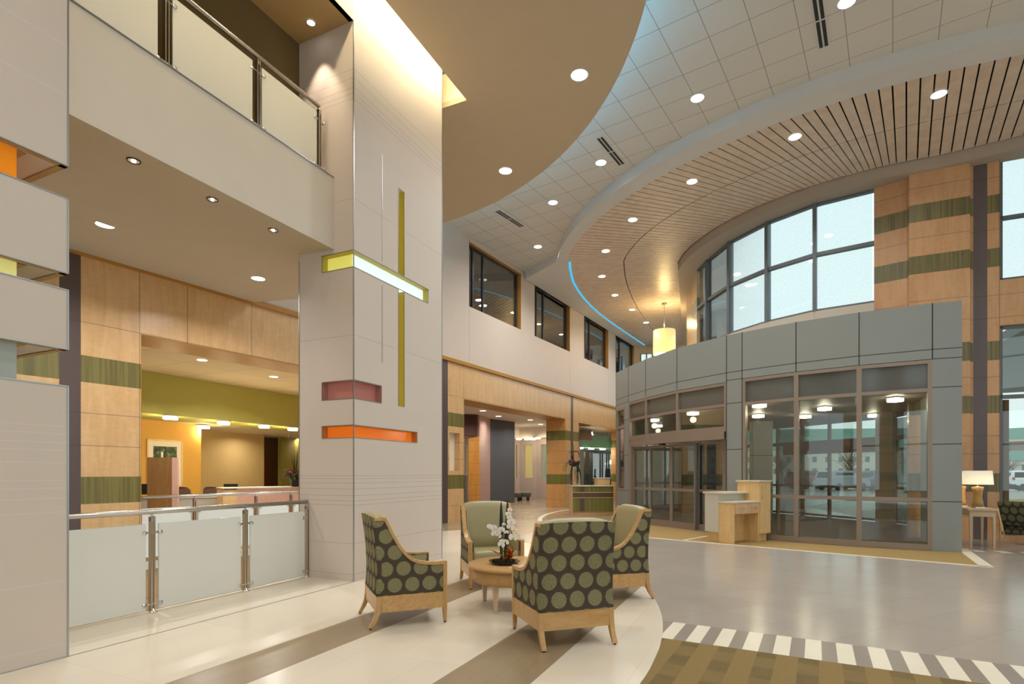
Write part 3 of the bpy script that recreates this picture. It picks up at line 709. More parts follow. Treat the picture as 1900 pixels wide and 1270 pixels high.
# end wall of the hall with bright windows
EW = lambda px, d: Vector(((px-950)/FPX*d, d))
E0, E1 = EW(1176, 31.2), EW(1330, 30.5)
dE = E1-E0; we = lambda px: rayline(px, E0, dE.normalized())
o = seg('wall_end', E0, E1, 0, 9.0, plain('end_wall_paint', (222, 196, 160), .7), .3, [(we(1188), we(1212), 4.2, 8.2), (we(1236), we(1262), 5.0, 8.3), (we(1195), we(1330), -1, 4.1)])
w = st(thing('window_7', E0, math.atan2(dE.y, dE.x), None, None)); m = MB()
for a, b, z0, z1 in ((we(1188), we(1212), 4.2, 8.2), (we(1236), we(1262), 5.0, 8.3)):
    for x in (a, (a+b)/2-.03, b-.06): m.box(x, x+.06, .1, .2, z0, z1)
    MB().box(a, b, .14, .148, z0, z1).build('pane', GLASS, w)
m.build('window_frame', DKFR, w)

# ------------------------------------------------------------------ VESTIBULE
VT = [(1785, 558), (1730, 563), (1594, 580), (1477, 598), (1377, 617), (1348, 623), (1256, 646.5), (1198, 667), (1166, 681), (1160, 684), (1143, 692.5)]
VP = [at(x, y, 4.68) for x, y in VT]
VP += [Vector((3.56, 18.6)), Vector((3.9, 20.1)), Vector((4.4, 21.9)), Vector((4.9, 23.6))]
tint = (138, 138, 130)
PANM = lined('grey_metal_panel', (142, 148, 145), zl=(3.81,), rough=.42, w=.009, lc=(.03, .03, .03), k=.9, spec=.5)
PANP = lined('grey_metal_pier', (142, 148, 145), zl=(3.81, 3.63, 3.09, 2.02, .94), rough=.42, w=.009, lc=(.03, .03, .03), k=.9, spec=.5)
pan = MB(); pier = MB(); jt = MB(); g1 = MB(); g2 = MB()
WG1 = st(thing('window_8', (0, 0, 0), 0, None, None)); WG2 = st(thing('window_9', (0, 0, 0), 0, None, None)); WG3 = st(thing('window_10', (0, 0, 0), 0, None, None))
SPAN = plain('spandrel_glass', (98, 100, 96), .08, 0, .6)
def bay(a, b, z0, z1, rails, fm, W, first, last, spz=None):
    d = b-a; L = d.length; F = FR(a, math.atan2(d.y, d.x)); fm.M = F; f = .045
    fm.box(0, f*(1.6 if first else 1), .0, .12, z0, z1); fm.box(L-f*(1.6 if last else 1), L, 0, .12, z0, z1)
    fm.box(f, L-f, .002, .118, z1-.07, z1); fm.box(f, L-f, .002, .118, z0, z0+.11)
    zz = [z0+.11]
    for r in rails: fm.box(f, L-f, .002, .118, r-.035, r+.035); zz += [r-.035, r+.035]
    zz.append(z1-.07)
    for i in range(0, len(zz), 2):
        top = spz and zz[i] > spz
        MB(F).box(f, L-f, .055, .063, zz[i], zz[i+1]).build('pane', GLASS if not top else SPAN, W, label='grey opaque glass' if top else None)
fr1, fr2, fr3 = MB(), MB(), MB()
for i in range(len(VP)-1):
    b, a = VP[i], VP[i+1]; d = b-a; L = d.length; F = FR(a, math.atan2(d.y, d.x))
    if i in (1, 2, 3):
        pan.M = F; pan.box(0, L, 0, .2, 3.63, 4.68); bay(a, b, .01, 3.62, (.97, 3.05), fr1, WG1, i == 3, i == 1, 3.0)
    elif i in (5, 6, 7):
        pan.M = F; pan.box(0, L, 0, .2, 3.60, 4.68); bay(a, b, 2.46, 3.59, (3.06,), fr2, WG2, i == 7, i == 5, 3.04)
    elif i == 9:
        pier.M = F; pier.holed(0, L, 0, 4.68, [(.05, L-.05, .9, 3.5)], .2); bay(a+(b-a)*.08, a+(b-a)*.92, .9, 3.5, (2.9,), fr3, WG3, False, False)
    else:
        pier.M = F; pier.box(0, L, 0, .2, 0, 4.68)
    if i not in (8,):
        jt.M = F; jt.box(-.007, .007, -.004, .02, 3.63 if i in (0, 1, 2, 5, 6, 7) else 0, 4.68)
VW = st(pan.build('wall_vestibule', PANM)); pier.build('corner_panels', PANP, VW); jt.build('panel_joints', DARKGAP, VW)
fr1.build('window_frame', BRONZE, WG1); fr2.build('window_frame', BRONZE, WG2); fr3.build('window_frame', BRONZE, WG3)
# return wall at the right end
m = MB(); a = VP[0]; m.M = FR(a, UA); m.box(.0, 2.15, 0, .2, 0, 4.68); st(m.build('wall_vestibule_return', PANM))
# roof and inner ceiling
roof = [p for p in VP]+[Vector((7.7, 24.8)), Vector((9.9, 20.4)), Vector((11.3, 16.4)), Vector((10.6, 13.2)), Vector((9.9, 12.55)), Vector((9.25, 12.35))]
st(MB().prism([p+(C0-p).normalized()*.05 for p in roof[:len(VP)]]+roof[len(VP):], 4.55, 4.66).build('ceiling_vestibule_roof', PANM))
VCEIL = plain('vestibule_ceiling', (136, 130, 124), .5)
st(MB().prism([p+(C0-p).normalized()*.22 for p in roof[:len(VP)]]+roof[len(VP):], 3.10, 3.2).build('ceiling_vestibule', VCEIL))
# sliding entrance doors
Dl, Dr = Vector((3.53, 16.65)), Vector((5.12, 13.33)); dd = (Dr-Dl); DL = dd.length; DA = math.atan2(dd.y, dd.x); dn = dd.normalized()
door = st(thing('door_1', Dl, DA, None, None))
xs = [rayline(x, Dl, dn) for x in (1172, 1205, 1245, 1290, 1341.5)]
def leaf(x0, x1, y, D, nm='door_leaf', zt=2.26):
    m = MB(); f = .05; m.box(x0, x0+f, y, y+.045, .02, zt); m.box(x1-f, x1, y, y+.045, .02, zt); m.box(x0+f, x1-f, y, y+.045, zt-.07, zt)
    m.box(x0+f, x1-f, y, y+.045, .02, .17); m.box(x0+f, x1-f, y, y+.045, .99, 1.06); o = m.build(nm, BRONZE, D)
    for z0, z1 in ((.17, .99), (1.06, zt-.07)): MB().box(x0+f, x1-f, y+.018, y+.026, z0, z1).build('pane', GLASS, o)
    return o
leaf(xs[0], xs[1]+.03, 0.06, door); leaf(xs[1], xs[2], 0.0, door); leaf(xs[2], xs[3]+.02, 0.0, door); leaf(xs[3], xs[4], .06, door)
MB().box(xs[3]+.0, xs[3]+.05, -.05, .0, .03, 2.2).build('edge_guard', ALU, door)
m = MB(); m.box(xs[0]-.12, xs[0], -.02, .14, 0, 2.3); m.box(xs[4], xs[4]+.1, -.02, .14, 0, 2.3); m.box(xs[0]-.1, xs[4]+.1, -.03, .12, -.0, .02)
m.build('door_frame', BRONZE, door)
hb = [VP[8]+Vector((.02, -.03)), VP[7], VP[6], VP[5]+Vector((.0, -.02)), Dr+Vector((.05, .1)), Dl+Vector((-.02, .1))]
MB().prism([Matrix.Rotation(-DA, 2) @ (p-Dl) for p in hb], 2.27, 2.46).build('door_header', BRONZE, door)
m = MB(FR((xs[2], -.0), 0)); m.box(-.07, .07, -.36, -.25, 2.225, 2.27); m.build('motion_sensor', BLACK, door)
MB(FR(Matrix.Rotation(-DA, 2) @ (VP[5]-Dl), -.1)).box(-.04, -.0, -.03, .1, 2.28, 2.45).build('end_cap', BLACK, door)
m = MB(FR(VP[5], DA)); st(MB().prism([VP[5], VP[5]+Vector((.16, .12)), Dr+Vector((.15, .1)), Dr], 0, 2.3).build('trim_8', BRONZE))
# inner side: piers, second row of doors and glass to the outside
OA, OB, OC_, OD = Vector((10.9, 12.3)), Vector((11.2, 16.3)), Vector((9.7, 20.3)), Vector((7.6, 24.6))
ext = [(OA, OB), (OB, OC_), (OC_, OD), (OD, Vector((5.0, 23.75)))]
seg('wall_hall_side', Vector((6.8, 31.1)), Vector((4.95, 23.8)), 0, 4.6, WALLW, .15)
inlay('vestibule_carpet', [p+(C0-p).normalized()*.25 for p in VP[1:]]+[Vector((7.6, 24.5)), Vector((9.7, 20.2)), Vector((11.1, 16.3)), Vector((10.8, 12.9)), Vector((9.4, 12.7))], .004, plain('dark_entry_carpet', (122, 106, 92), .95, nz=.15, ns=40))
w = st(thing('window_11', (0, 0, 0), 0, None, None)); m = MB()
EXTP0 = lined('stone_cladding', (150, 140, 128), zl=(.5, 1.0, 1.5, 2.0, 2.5), rough=.7, w=.006, lc=(.08, .07, .06))
EXTP = EXTP0
pm = MB()
for k, (b, a) in enumerate(ext):
    d = b-a; L = d.length; F = FR(a, math.atan2(d.y, d.x)); m.M = F
    n = max(2, round(L/1.05))
    for j in range(n+1):
        x = L*j/n; m.box(x-.035, x+.035, 0, .1, 0, 3.1)
    for z in (.02, 1.0, 2.45): m.box(0, L, .01, .09, z, z+(.12 if z > 2 else .07))
    MB(F).box(0, L, .04, .048, .05, 3.08).build('pane', GLASS, w)
for z0, z1 in ((2.12, 2.5),):
    m.M = FR(OC_, math.atan2(*(OB-OC_).yx)); m.box(.4, 3.9, -.12, .0, z0, z1)
m.M = Matrix(); m.build('window_frame', plain('rust_frame', (134, 98, 74), .5), w)
pc_ = Vector(((1412-950)/FPX*17.2, 17.2)); m = MB(FR(pc_, math.radians(-25))); m.box(-.33, .33, 0, .5, 0, 3.1); st(m.build('wall_vestibule_pier', PANP))
pc_ = Vector(((1640-950)/FPX*14.8, 14.8)); m = MB(FR(pc_, math.radians(-50))); m.box(-.2, .2, 0, .3, 0, 3.1); st(m.build('wall_vestibule_pier_right', EXTP))
st(MB(FR(Vector((9.35, 12.9)), math.radians(8))).box(0, 1.6, 0, .1, 0, 3.1).build('wall_vestibule_inner', RW('vest_wood')))

# ------------------------------------------------------------------ LIGHTS (fixtures)
def light(name, ty, loc, power, col=(1, .88, .70), size=.2, rot=(0, 0, 0), spread=None, parent=None):
    l = bpy.data.lights.new(name, ty); l.energy = power; l.color = col
    if ty == 'AREA':
        l.shape = 'DISK'; l.size = size
        if spread: l.spread = math.radians(spread)
    if ty == 'SPOT': l.spot_size = math.radians(spread or 100); l.spot_blend = .6; l.shadow_soft_size = size
    if ty == 'POINT': l.shadow_soft_size = size
    o = bpy.data.objects.new(name, l); COL.objects.link(o); o.location = loc; o.rotation_euler = rot
    if parent: o.parent = parent; o.location = loc
    return o
def can(p, z, r, label, group, power, lens=None, trim=None, col=(1, .955, .895), spread=150):
    c = thing('recessed_downlight', (p[0], p[1], z), 0, label, 'downlight', group)
    MB().lathe([(r*1.12, -.006), (r*1.12, .0), (r*.97, .0), (r*.95, -.006)], 28, cap=False).build('trim_ring', trim or BANDW, c)
    MB().lathe([(.001, -.003), (r*.96, -.003)], 28, cap=False).build('lens', lens or LENS, c)
    if power: light('lamp', 'AREA', (0, 0, -.02), power, col, r*1.6, (0, 0, 0), spread, c)
    return c
P_SL, P_TL, P_TN = 70, 75, 80
ordn = ['nearest to the right edge', 'second from the right edge', 'third from the right edge', 'fourth from the right edge', 'fifth from the right edge', 'sixth from the right edge', 'seventh from the right edge', 'eighth from the right edge', 'nearest to the drum pendant']
for (x, y), q in zip([(1742, 175), (1475, 254), (1284, 337), (1174, 408), (1124, 466), (1117, 513), (1141, 548), (1173, 575), (1199, 599)], ordn):
    can(at(x, y, zSLAT-.005), zSLAT-.005, .13, 'round downlight in the wood slat ceiling, '+q, 'downlights in the slat ceiling', P_SL*.45)
for (x, y), q in zip([(1571, 4), (1294, 182), (1115, 302), (1026, 376), (998, 458)], ['cut off by the top edge of the photo', 'second from the top right', 'beside the middle air slot', 'between the two farther air slots', 'farthest, nearest to the rear wall']):
    can(at(x, y, zTILE-.005), zTILE-.005, .13, 'round downlight in the white tiled ceiling, '+q, 'downlights in the tiled ceiling', P_TL*.8, LENSW)
for (x, y), q in zip([(1075, 139), (938, 317)], ['the nearer one towards the top', 'the farther one towards the rear wall']):
    can(at(x, y, zTAN-.005), zTAN-.005, .14, 'round downlight in the smooth tan ceiling disc, '+q, 'downlights in the tan ceiling', P_TN*.8, LENSW)
def soffz(px, py):   # soffit is a sloping plane: solve by iteration
    z = 4.6
    for _ in range(30):
        p = at(px, py, z); a = (vF-p.dot(V)); tot = vF-wall_v(p.dot(U)); z = 4.56+.27*a/max(tot, .1)
    return at(px, py, z), z
for (x, y, r, pw), q in zip([(195, 416, .10, 60), (479, 516, .10, 60)], ['nearer, larger', 'farther, next to the tall column']):
    p, z = soffz(x, y); can(p, z-.008, r*1.1, 'bright round downlight in the balcony soffit, '+q, 'large soffit downlights', pw, LENSW)
SMLENS = plain('small_lamp_reflector', (235, 232, 225), .15, .8)
for (x, y), q in zip([(248, 297), (394, 369), (507, 426)], ['nearest the left column', 'middle one', 'nearest the tall column']):
    p, z = soffz(x, y); c = can(p, z-.008, .055, 'small dark-ringed spotlight at the soffit edge, '+q, 'small soffit spotlights', 0, SMLENS, DKFR)
    MB().lathe([(.001, -.02), (.02, -.012), (.012, -.004)], 12, cap=False).build('bulb', LENSW, c)
    light('lamp', 'SPOT', (0, 0, -.03), 25, (1, .85, .6), .02, (0, 0, 0), 70, c)
p = at(577, 42, 7.595); c = can(p, 7.595, .055, 'small bright spotlight in the olive balcony ceiling beside the tall column', None, 0, LENSW, DKFR)
light('lamp', 'SPOT', (0, 0, -.03), 110, (1, .8, .62), .01, (math.radians(0), math.radians(0), 0), 62, c)
# fill lamps added above / behind the viewer to keep the light level up
for i, (x, y) in enumerate([(1.5, 1.0), (5.0, 2.0), (-1.5, 2.2), (4.5, 6.2), (8.5, 5.5), (0.5, -3)]):
    light('added_fill_lamp', 'AREA', (x, y, 7.8), P_TN*.8, (1, .955, .895), .3, (0, 0, 0), 150)
for i, k in enumerate((13.5, 16.5, 20, 24)):  # more added fill along the rear wall, no fixtures
    q = wp(k-2, -2.6); light('added_fill_lamp', 'AREA', (q.x, q.y, 8.45), 40, (1, .955, .895), .3, (0, 0, 0), 150)
# linear air slots
def airslot(px0, py0, px1, py1, label):
    a, b = at(px0, py0, zTILE-.01), at(px1, py1, zTILE-.01); d = b-a; L = d.length
    t = thing('air_slot', (a.x, a.y, zTILE-.012), math.atan2(d.y, d.x), label, 'air vent', 'slot vents in the tiled ceiling')
    MB().box(0, L, -.085, .085, -.0, .012).build('frame', BANDW, t)
    for s_ in (-1, 1):
        for k in (0, 1): MB().box(L*(.5*k)+.02, L*(.5*k+.5)-.02, s_*.04-.026, s_*.04+.026, -.004, 0).build('slot', BLACK, t)
airslot(1112, 255, 1154, 306, 'black double slot vent in the tiled ceiling, middle of three')
airslot(922, 391, 969, 421, 'black double slot vent in the tiled ceiling, farthest, above the rear wall windows')
airslot(1514, -20, 1529, 88, 'black double slot vent in the tiled ceiling at the top of the photo, nearest')
# surface square lights in vestibule and rear rooms
def sqlight(p, z, label, group, s=.13, power=14, col=(1, .86, .6)):
    t = thing('ceiling_light', (p[0], p[1], z), .3, label, 'ceiling light', group)
    MB().box(-s*1.06, s*1.06, -s*1.06, s*1.06, -.02, 0).build('base_plate', BANDW, t)
    MB().box(-s, s, -s, s, -.10, -.02).build('diffuser', LENS, t, bevel=.01)
    if power: light('lamp', 'POINT', (0, 0, -.22), power, col, .08, parent=t)
for (x, y), q in zip([(1661, 738), (1530, 755), (1409, 749), (1494, 770), (1407, 769), (1622, 768), (1285, 764), (1220, 788), (1213, 777)],
    ['behind the right pane', 'behind the top of the middle pane', 'behind the left pane, upper of two', 'behind the middle pane, lower left one', 'behind the left pane, lower of two', 'behind the right pane, small far one', 'above the sliding doors, behind the right transom', 'above the sliding doors, lower one behind the middle transom', 'above the sliding doors, upper one behind the middle transom']):
    sqlight(at(x, y, 3.09), 3.095, 'square ceiling light in the vestibule, '+q, 'vestibule ceiling lights', .11, 9)
# drum pendant
pd = at(1232.5, 563, zSLAT); t = thing('drum_pendant', (pd.x, pd.y, 6.45), 0, 'large cream drum pendant lamp hanging below the slat ceiling, over the vestibule roof', 'pendant lamp')
MB().tube([(0, 0, 1.0), (0, 0, 2.13)], .012, 8).build('cable', TRIM, t)
MB().lathe([(.11, 2.10), (.11, 2.145)], 20).build('canopy', BRONZE, t)
MB().lathe([(.46, 0), (.46, 1.0), (.455, 1.0), (.455, 0)], 40, cap=False).build('shade', frosted('drum_shade', (248, 224, 166), .5, 0, .55), t)
MB().lathe([(.02, .03), (.45, .03)], 40, cap=False).build('diffuser', LENS, t)
light('lamp', 'POINT', (0, 0, 1.15), 130, (1, .72, .3), .15, parent=t)

for k in (13, 17, 21, 25, 29): q = wp(k, 1.8); light('gallery_fill', 'AREA', (q.x, q.y, 8.9), 50, (1, .9, .75), .3, (0, 0, 0), 150)  # fill added to lighten the room behind the upper windows
# ------------------------------------------------------------------ ARMCHAIRS
def make_chair(label):
    """front is +Y; seat centre over the origin"""
    t = thing('armchair', (0, 0, 0), 0, label, 'armchair', 'patterned armchairs round the coffee table')
    HWf, HWb = .36, .345      # half widths front/back
    zA0, zA1 = .15, .305
    def hw(y): return HWb+(HWf-HWb)*((y+.33)/.66)
    # arm top curve in (y,z): front post top -> sweep up to the back top
    top = [(.335, .60), (.22, .60), (.10, .612), (0.0, .65), (-.08, .73), (-.15, .84), (-.21, .96), (-.245, 1.03), (-.262, 1.045), (-.36, 1.045)]
    tc = curve(top, 5)
    back = curve([(-.375, 1.05), (-.352, .9), (-.33, .7), (-.322, .5), (-.335, zA1)], 6)
    prof = [(y, z-.012) for y, z in tc]+[(y, z) for y, z in back][0:]+[(.315, zA1)]
    for s in (-1, 1):
        m = MB(); n = len(prof); vs = []; th = .055
        for xo in (0, th):
            for y, z in prof: vs.append((s*(hw(y)-.004-xo), y, z))
        f = tuple(range(n)); side = [tuple(f) if s < 0 else tuple(f[::-1]), tuple(n+i for i in (f[::-1] if s < 0 else f))]
        quads = [(i, n+i, n+(i+1) % n, (i+1) % n) if s < 0 else (i, (i+1) % n, n+(i+1) % n, n+i) for i in range(n)]
        m.add(vs, side+quads); m.build('side_panel', FABY, t)
        # wood arm rail following the curve
        m = MB(); w, h = .036, .026; pts = []
        for i, (y, z) in enumerate(tc):
            a = tc[max(0, i-1)]; b = tc[min(len(tc)-1, i+1)]; d = Vector((b[0]-a[0], b[1]-a[1])).normalized(); nn = Vector((-d.y, d.x))
            if nn.y < 0 and i < 3: nn = -nn
            x0 = s*(hw(y)+.004); x1 = s*(hw(y)-w-.012)
            pts.append([(x0, y, z), (x1, y, z), (x1, y-abs(nn.x)*h*0-h*(d.y if d.y > 0 else 0)*0, z), (x0, y, z)])
            o_ = Vector((0, -nn.x, -nn.y))*h if nn.y > 0 or True else 0
            sgn = 1 if (nn.y > 0 or abs(nn.y) < .2 and nn.x > 0) else -1
            oy, oz = -nn.x*h*sgn, -nn.y*h*sgn
            if d.x < 0 and d.y > .1: oy, oz = (-abs(nn.x)*h, -abs(nn.y)*h)
            pts[-1] = [(x0, y, z+.004), (x1, y, z+.004), (x1, y+oy, z+oz), (x0, y+oy, z+oz)]
        vs = [p for q in pts for p in q]; fs = []
        for i in range(len(pts)-1):
            for k in range(4):
                k2 = (k+1) % 4; fs.append((i*4+k, i*4+k2, (i+1)*4+k2, (i+1)*4+k))
        e = (len(pts)-1)*4; fs += [(3, 2, 1, 0), (e, e+1, e+2, e+3)]
        m.add(vs, fs); m.build('arm_rail', MAPLEX, t, bevel=.003)
        # front leg with post up to the arm
        m = MB(); x0, x1 = s*(HWf-.042), s*(HWf+.004)
        m.box(min(x0, x1), max(x0, x1), .305, .345, zA0, .603)
        xa, xb = sorted((x0, x1)); c = [(xa+.008, .315, .012), (xb-.006, .315, .012), (xb-.006, .342, .012), (xa+.008, .342, .012)]
        m.hexa(c, [(xa, .305, zA0), (xb, .305, zA0), (xb, .345, zA0), (xa, .345, zA0)]); lg = m.build('front_leg', MAPLE, t, bevel=.003)
        MB().lathe([(.012, 0), (.012, .012)], 10, ((x0+x1)/2, .328, 0)).build('glide', BLACK, lg)
        # rear sabre leg
        m = MB(); ys = [(-.34, zA1), (-.342, .22), (-.352, .15), (-.375, .08), (-.41, .012)]; wd = [.05, .05, .048, .042, .032]
        vs = []
        for (y, z), q in zip(ys, wd):
            xo = HWb+.004; xi = HWb-.04
            vs += [(s*xo, y, z), (s*xi, y, z), (s*xi, y+q, z), (s*xo, y+q, z)]
        fs = []
        for i in range(4):
            for k in range(4):
                k2 = (k+1) % 4; fs.append((i*4+k, (i+1)*4+k, (i+1)*4+k2, i*4+k2) if s > 0 else (i*4+k2, (i+1)*4+k2, (i+1)*4+k, i*4+k))
        fs += [(0, 1, 2, 3), (19, 18, 17, 16)]; m.add(vs, fs); lg = m.build('rear_leg', MAPLE, t, bevel=.003)
        MB().lathe([(.011, 0), (.011, .012)], 10, (s*(HWb-.018), -.395, 0)).build('glide', BLACK, lg)
        # inner side upholstery
        m = MB(); n = len(prof); inn_ = [(y, z-.03) for y, z in prof]
    # apron
    m = MB(); m.hexa([(-HWb+.04, -.338, zA0), (HWb-.04, -.338, zA0), (HWb-.04, -.312, zA0), (-HWb+.04, -.312, zA0)], [(-HWb+.04, -.338, zA1), (HWb-.04, -.338, zA1), (HWb-.04, -.312, zA1), (-HWb+.04, -.312, zA1)])
    m.box(-HWf+.042, HWf-.042, .312, .338, zA0+.0, zA1)
    for s in (-1, 1):
        a, b = s*HWb, s*HWf; i = s*.025
        m.hexa([(a, -.292, zA0), (b, .305, zA0), (b-i, .305, zA0), (a-i, -.292, zA0)] if s < 0 else [(a-i, -.292, zA0), (b-i, .305, zA0), (b, .305, zA0), (a, -.292, zA0)],
               [(a, -.292, zA1), (b, .305, zA1), (b-i, .305, zA1), (a-i, -.292, zA1)] if s < 0 else [(a-i, -.292, zA1), (b-i, .305, zA1), (b, .305, zA1), (a, -.292, zA1)])
    m.build('apron', MAPLEX, t)
    # outer back panel (fabric) curved with the back profile
    m = MB(); vs = []; nb = len(back)
    for y, z in back:
        for x in (-HWb+.002, -HWb*.5, 0, HWb*.5, HWb-.002): vs.append((x, y-.004-.006*(1-(x/HWb)**2), z+(.012*(1-(x/HWb)**2) if z > 1.04 else 0)))
    for y, z in back:
        for x in (-HWb+.002, -HWb*.5, 0, HWb*.5, HWb-.002): vs.append((x, y+.03, z))
    fs = []
    for i in range(nb-1):
        for k in range(4): fs.append((i*5+k, (i+1)*5+k, (i+1)*5+k+1, i*5+k+1)); fs.append((nb*5+i*5+k, nb*5+i*5+k+1, nb*5+(i+1)*5+k+1, nb*5+(i+1)*5+k))
        for k in (0, 4): fs.append((i*5+k, nb*5+i*5+k, nb*5+(i+1)*5+k, (i+1)*5+k) if k == 0 else (i*5+k, (i+1)*5+k, nb*5+(i+1)*5+k, nb*5+i*5+k))
    m.add(vs, fs, True); m.build('outer_back', FABX, t)
    # inner back cushion with crowned top
    m = MB(); vs = []; fs = []; rows = []
    line_ = [(-.355, 1.045, 0), (-.335, 1.075, 1), (-.29, 1.085, 1), (-.245, 1.06, 1), (-.225, 1.0, 1), (-.19, .8, 1), (-.17, .62, 1), (-.165, .44, 1), (-.3, .42, 1)]
    hwI = HWb-.035; NX = 10
    for y, z, k in line_:
        for j in range(NX+1):
            x = -hwI+2*hwI*j/NX; u_ = abs(x)/hwI; cr = 1-u_**4
            vs.append((x, y+(.018*cr if y > -.3 else 0), z-(.03*(1-cr) if z > 1.03 else 0)))
    for i in range(len(line_)-1):
        for j in range(NX): a = i*(NX+1)+j; fs.append((a, a+1, a+NX+2, a+NX+1))
    m.add(vs, fs, True); m.build('back_cushion', SAGE, t)
    # seat cushion
    m = MB(); m.box(-HWf+.06, HWf-.06, -.2, .335, .30, .47); m.build('seat', SAGE, t, bevel=.035)
    # green inner faces of the arms
    for s in (-1, 1):
        m = MB(); pr2 = [(y, z-.025) for y, z in tc if y > -.24]; pr2 = pr2+[(-.24, .35), (.30, .35)]; n = len(pr2); vs = []
        for xo in (.05, .066):
            for y, z in pr2: vs.append((s*(hw(y)-xo-.006), min(y, .305), z))
        m.add(vs, [tuple(range(n)), tuple(range(2*n-1, n-1, -1))]+[(i, n+i, n+(i+1) % n, (i+1) % n) for i in range(n)]); m.build('inner_arm_pad', SAGE, t)
    return t
def rot_f(f): return math.atan2(f[1], f[0])-PI/2
ch = make_chair('dotted armchair seen from its side at the left, facing the round table')
CH = [((-1.10, 5.66), (.915, .40)), ((.45, 5.03), (-.31, .95)), ((-.285, 7.40), (.27, -.96)), ((1.19, 6.72), (-.97, -.24))]
dup(ch, (*CH[1][0], 0.0078), rot_f(CH[1][1]), 'dotted armchair seen from behind, nearest to the camera')
dup(ch, (*CH[2][0], 0.0078), rot_f(CH[2][1]), 'armchair with its sage seat facing the camera, behind the orchid table')
dup(ch, (*CH[3][0], 0.0078), rot_f(CH[3][1]), 'armchair at the right of the round table, partly hidden, facing left')
ch.location = (*CH[0][0], .0078); ch.rotation_euler.z = rot_f(CH[0][1])

# ------------------------------------------------------------------ COFFEE TABLE + ORCHID
tp = Vector((.03, 6.16)); t = thing('coffee_table', (tp.x, tp.y, .0078), .25, 'round blond wood coffee table between the armchairs', 'table')
MB().lathe([(.50, .435), (.515, .445), (.52, .455), (.515, .47), (.0, .47)], 64).build('tabletop', MAPLEX, t)
MB().lathe([(.455, .285), (.475, .435), (.42, .435), (.42, .285)], 64).build('apron', MAPLE, t)
for a in (45, 135, 225, 315):
    x, y = .40*math.cos(math.radians(a)), .40*math.sin(math.radians(a))
    MB().hexa([(x-.018, y-.018, 0), (x+.018, y-.018, 0), (x+.018, y+.018, 0), (x-.018, y+.018, 0)], [(x-.032, y-.032, .29), (x+.032, y-.032, .29), (x+.032, y+.032, .29), (x-.032, y+.032, .29)]).build('leg', BLOND, t, bevel=.003)
op = Vector((-.085, 6.10)); t = thing('orchid_arrangement', (op.x, op.y, .479), 0, 'white orchids with tall dark leaves in a shallow dish on the round table', 'flower arrangement')
DISH = plain('dark_dish', (52, 44, 36), .15, .4)
MB().lathe([(.07, 0), (.14, .012), (.17, .03), (.172, .036), (.15, .03), (.01, .022)], 40).build('dish', DISH, t)
m = MB(); random.seed(3)
for k in range(60):
    a = random.random()*6.28; r = random.random()*.125; m.lathe([(.002, -.01), (.013, 0), (.008, .012), (.001, .016)], 6, (r*math.cos(a), r*math.sin(a), .034))
m.build('moss', plain('dark_moss', (46, 30, 22), .9, nz=.4, ns=40), t)
DLEAF = plain('dark_leaf', (38, 42, 40), .45)
def blade(m, base, tip, wid, bend=(0, 0, 0), n=10, face=(1, 0, 0), fold=.25, pw=.6):
    b = Vector(base); e = Vector(tip); bd = Vector(bend); f = Vector(face).normalized(); vs = []; fs = []
    t_ = (e-b).normalized(); nn = t_.cross(f).normalized()
    for i in range(n+1):
        s = i/n; c = b.lerp(e, s)+bd*(4*s*(1-s)); w = wid*(math.sin(PI*min(1, s*.92+.08))**pw)*(1 if s < .98 else .1)
        vs += [tuple(c-f*w), tuple(c+nn*w*fold), tuple(c+f*w), tuple(c-nn*.004)]
    for i in range(n):
        a = i*4
        for k in range(4): k2 = (k+1) % 4; fs.append((a+k, a+k2, a+4+k2, a+4+k))
    m.add(vs, fs, True)
m = MB(); blade(m, (-.03, 0, .03), (-.035, .01, .70), .022, (0, 0, 0)); blade(m, (.005, .01, .03), (.035, .015, .72), .022, (.008, 0, 0)); m.build('tall_leaf', DLEAF, t)
STEMG = plain('orchid_stem', (88, 96, 48), .5)
stemA = curve([(-.01, .02), (-.02, .2), (.0, .42), (.06, .6)], 6); m = MB()
m.tube([(x, -.02, z) for x, z in stemA], .004, 8); stemB = curve([(-.01, .02), (-.03, .2), (-.06, .36), (-.16, .43)], 6); m.tube([(x, -.04, z) for x, z in stemB], .004, 8)
stemC = curve([(0, .02), (.03, .2), (.06, .3), (.14, .34)], 6); m.tube([(x, -.03, z) for x, z in stemC], .004, 8); m.build('stem', STEMG, t)
PET = plain('orchid_petal', (246, 244, 240), .5, nz=.02); LIP = plain('orchid_lip', (226, 190, 60), .5)
def flower(x, y, z, s, rot=0.0, yaw=0.0):
    m = MB(Matrix.Translation((x, y, z)) @ Matrix.Rotation(yaw, 4, 'Z') @ Matrix.Rotation(rot, 4, 'Y'))
    for a, w, l in ((90, .5, 1.0), (215, .45, .95), (325, .45, .95), (5, .95, 1.05), (175, .95, 1.05)):
        r = math.radians(a); d = Vector((math.cos(r), 0, math.sin(r))); q = Vector((-d.z, 0, d.x)); vs = [(0, -.004, 0)]; n = 9
        for k in range(n):
            th = PI*(k/(n-1)-.5)*1.25; rr = l*s; c = d*(rr*.55+rr*.45*math.cos(th))+q*(w*s*.62*math.sin(th)); vs.append((c.x, -.006-.008*math.cos(th), c.z))
        m.add(vs, [(0, i, i+1) for i in range(1, n)])
    o = m.build('flower', PET, t)
    l = MB(m.M); l.lathe([(.001, -.007), (s*.2, 0), (.001, .007)], 8, (0, -.012, -s*.12)); l.build('flower_lip', LIP, o)
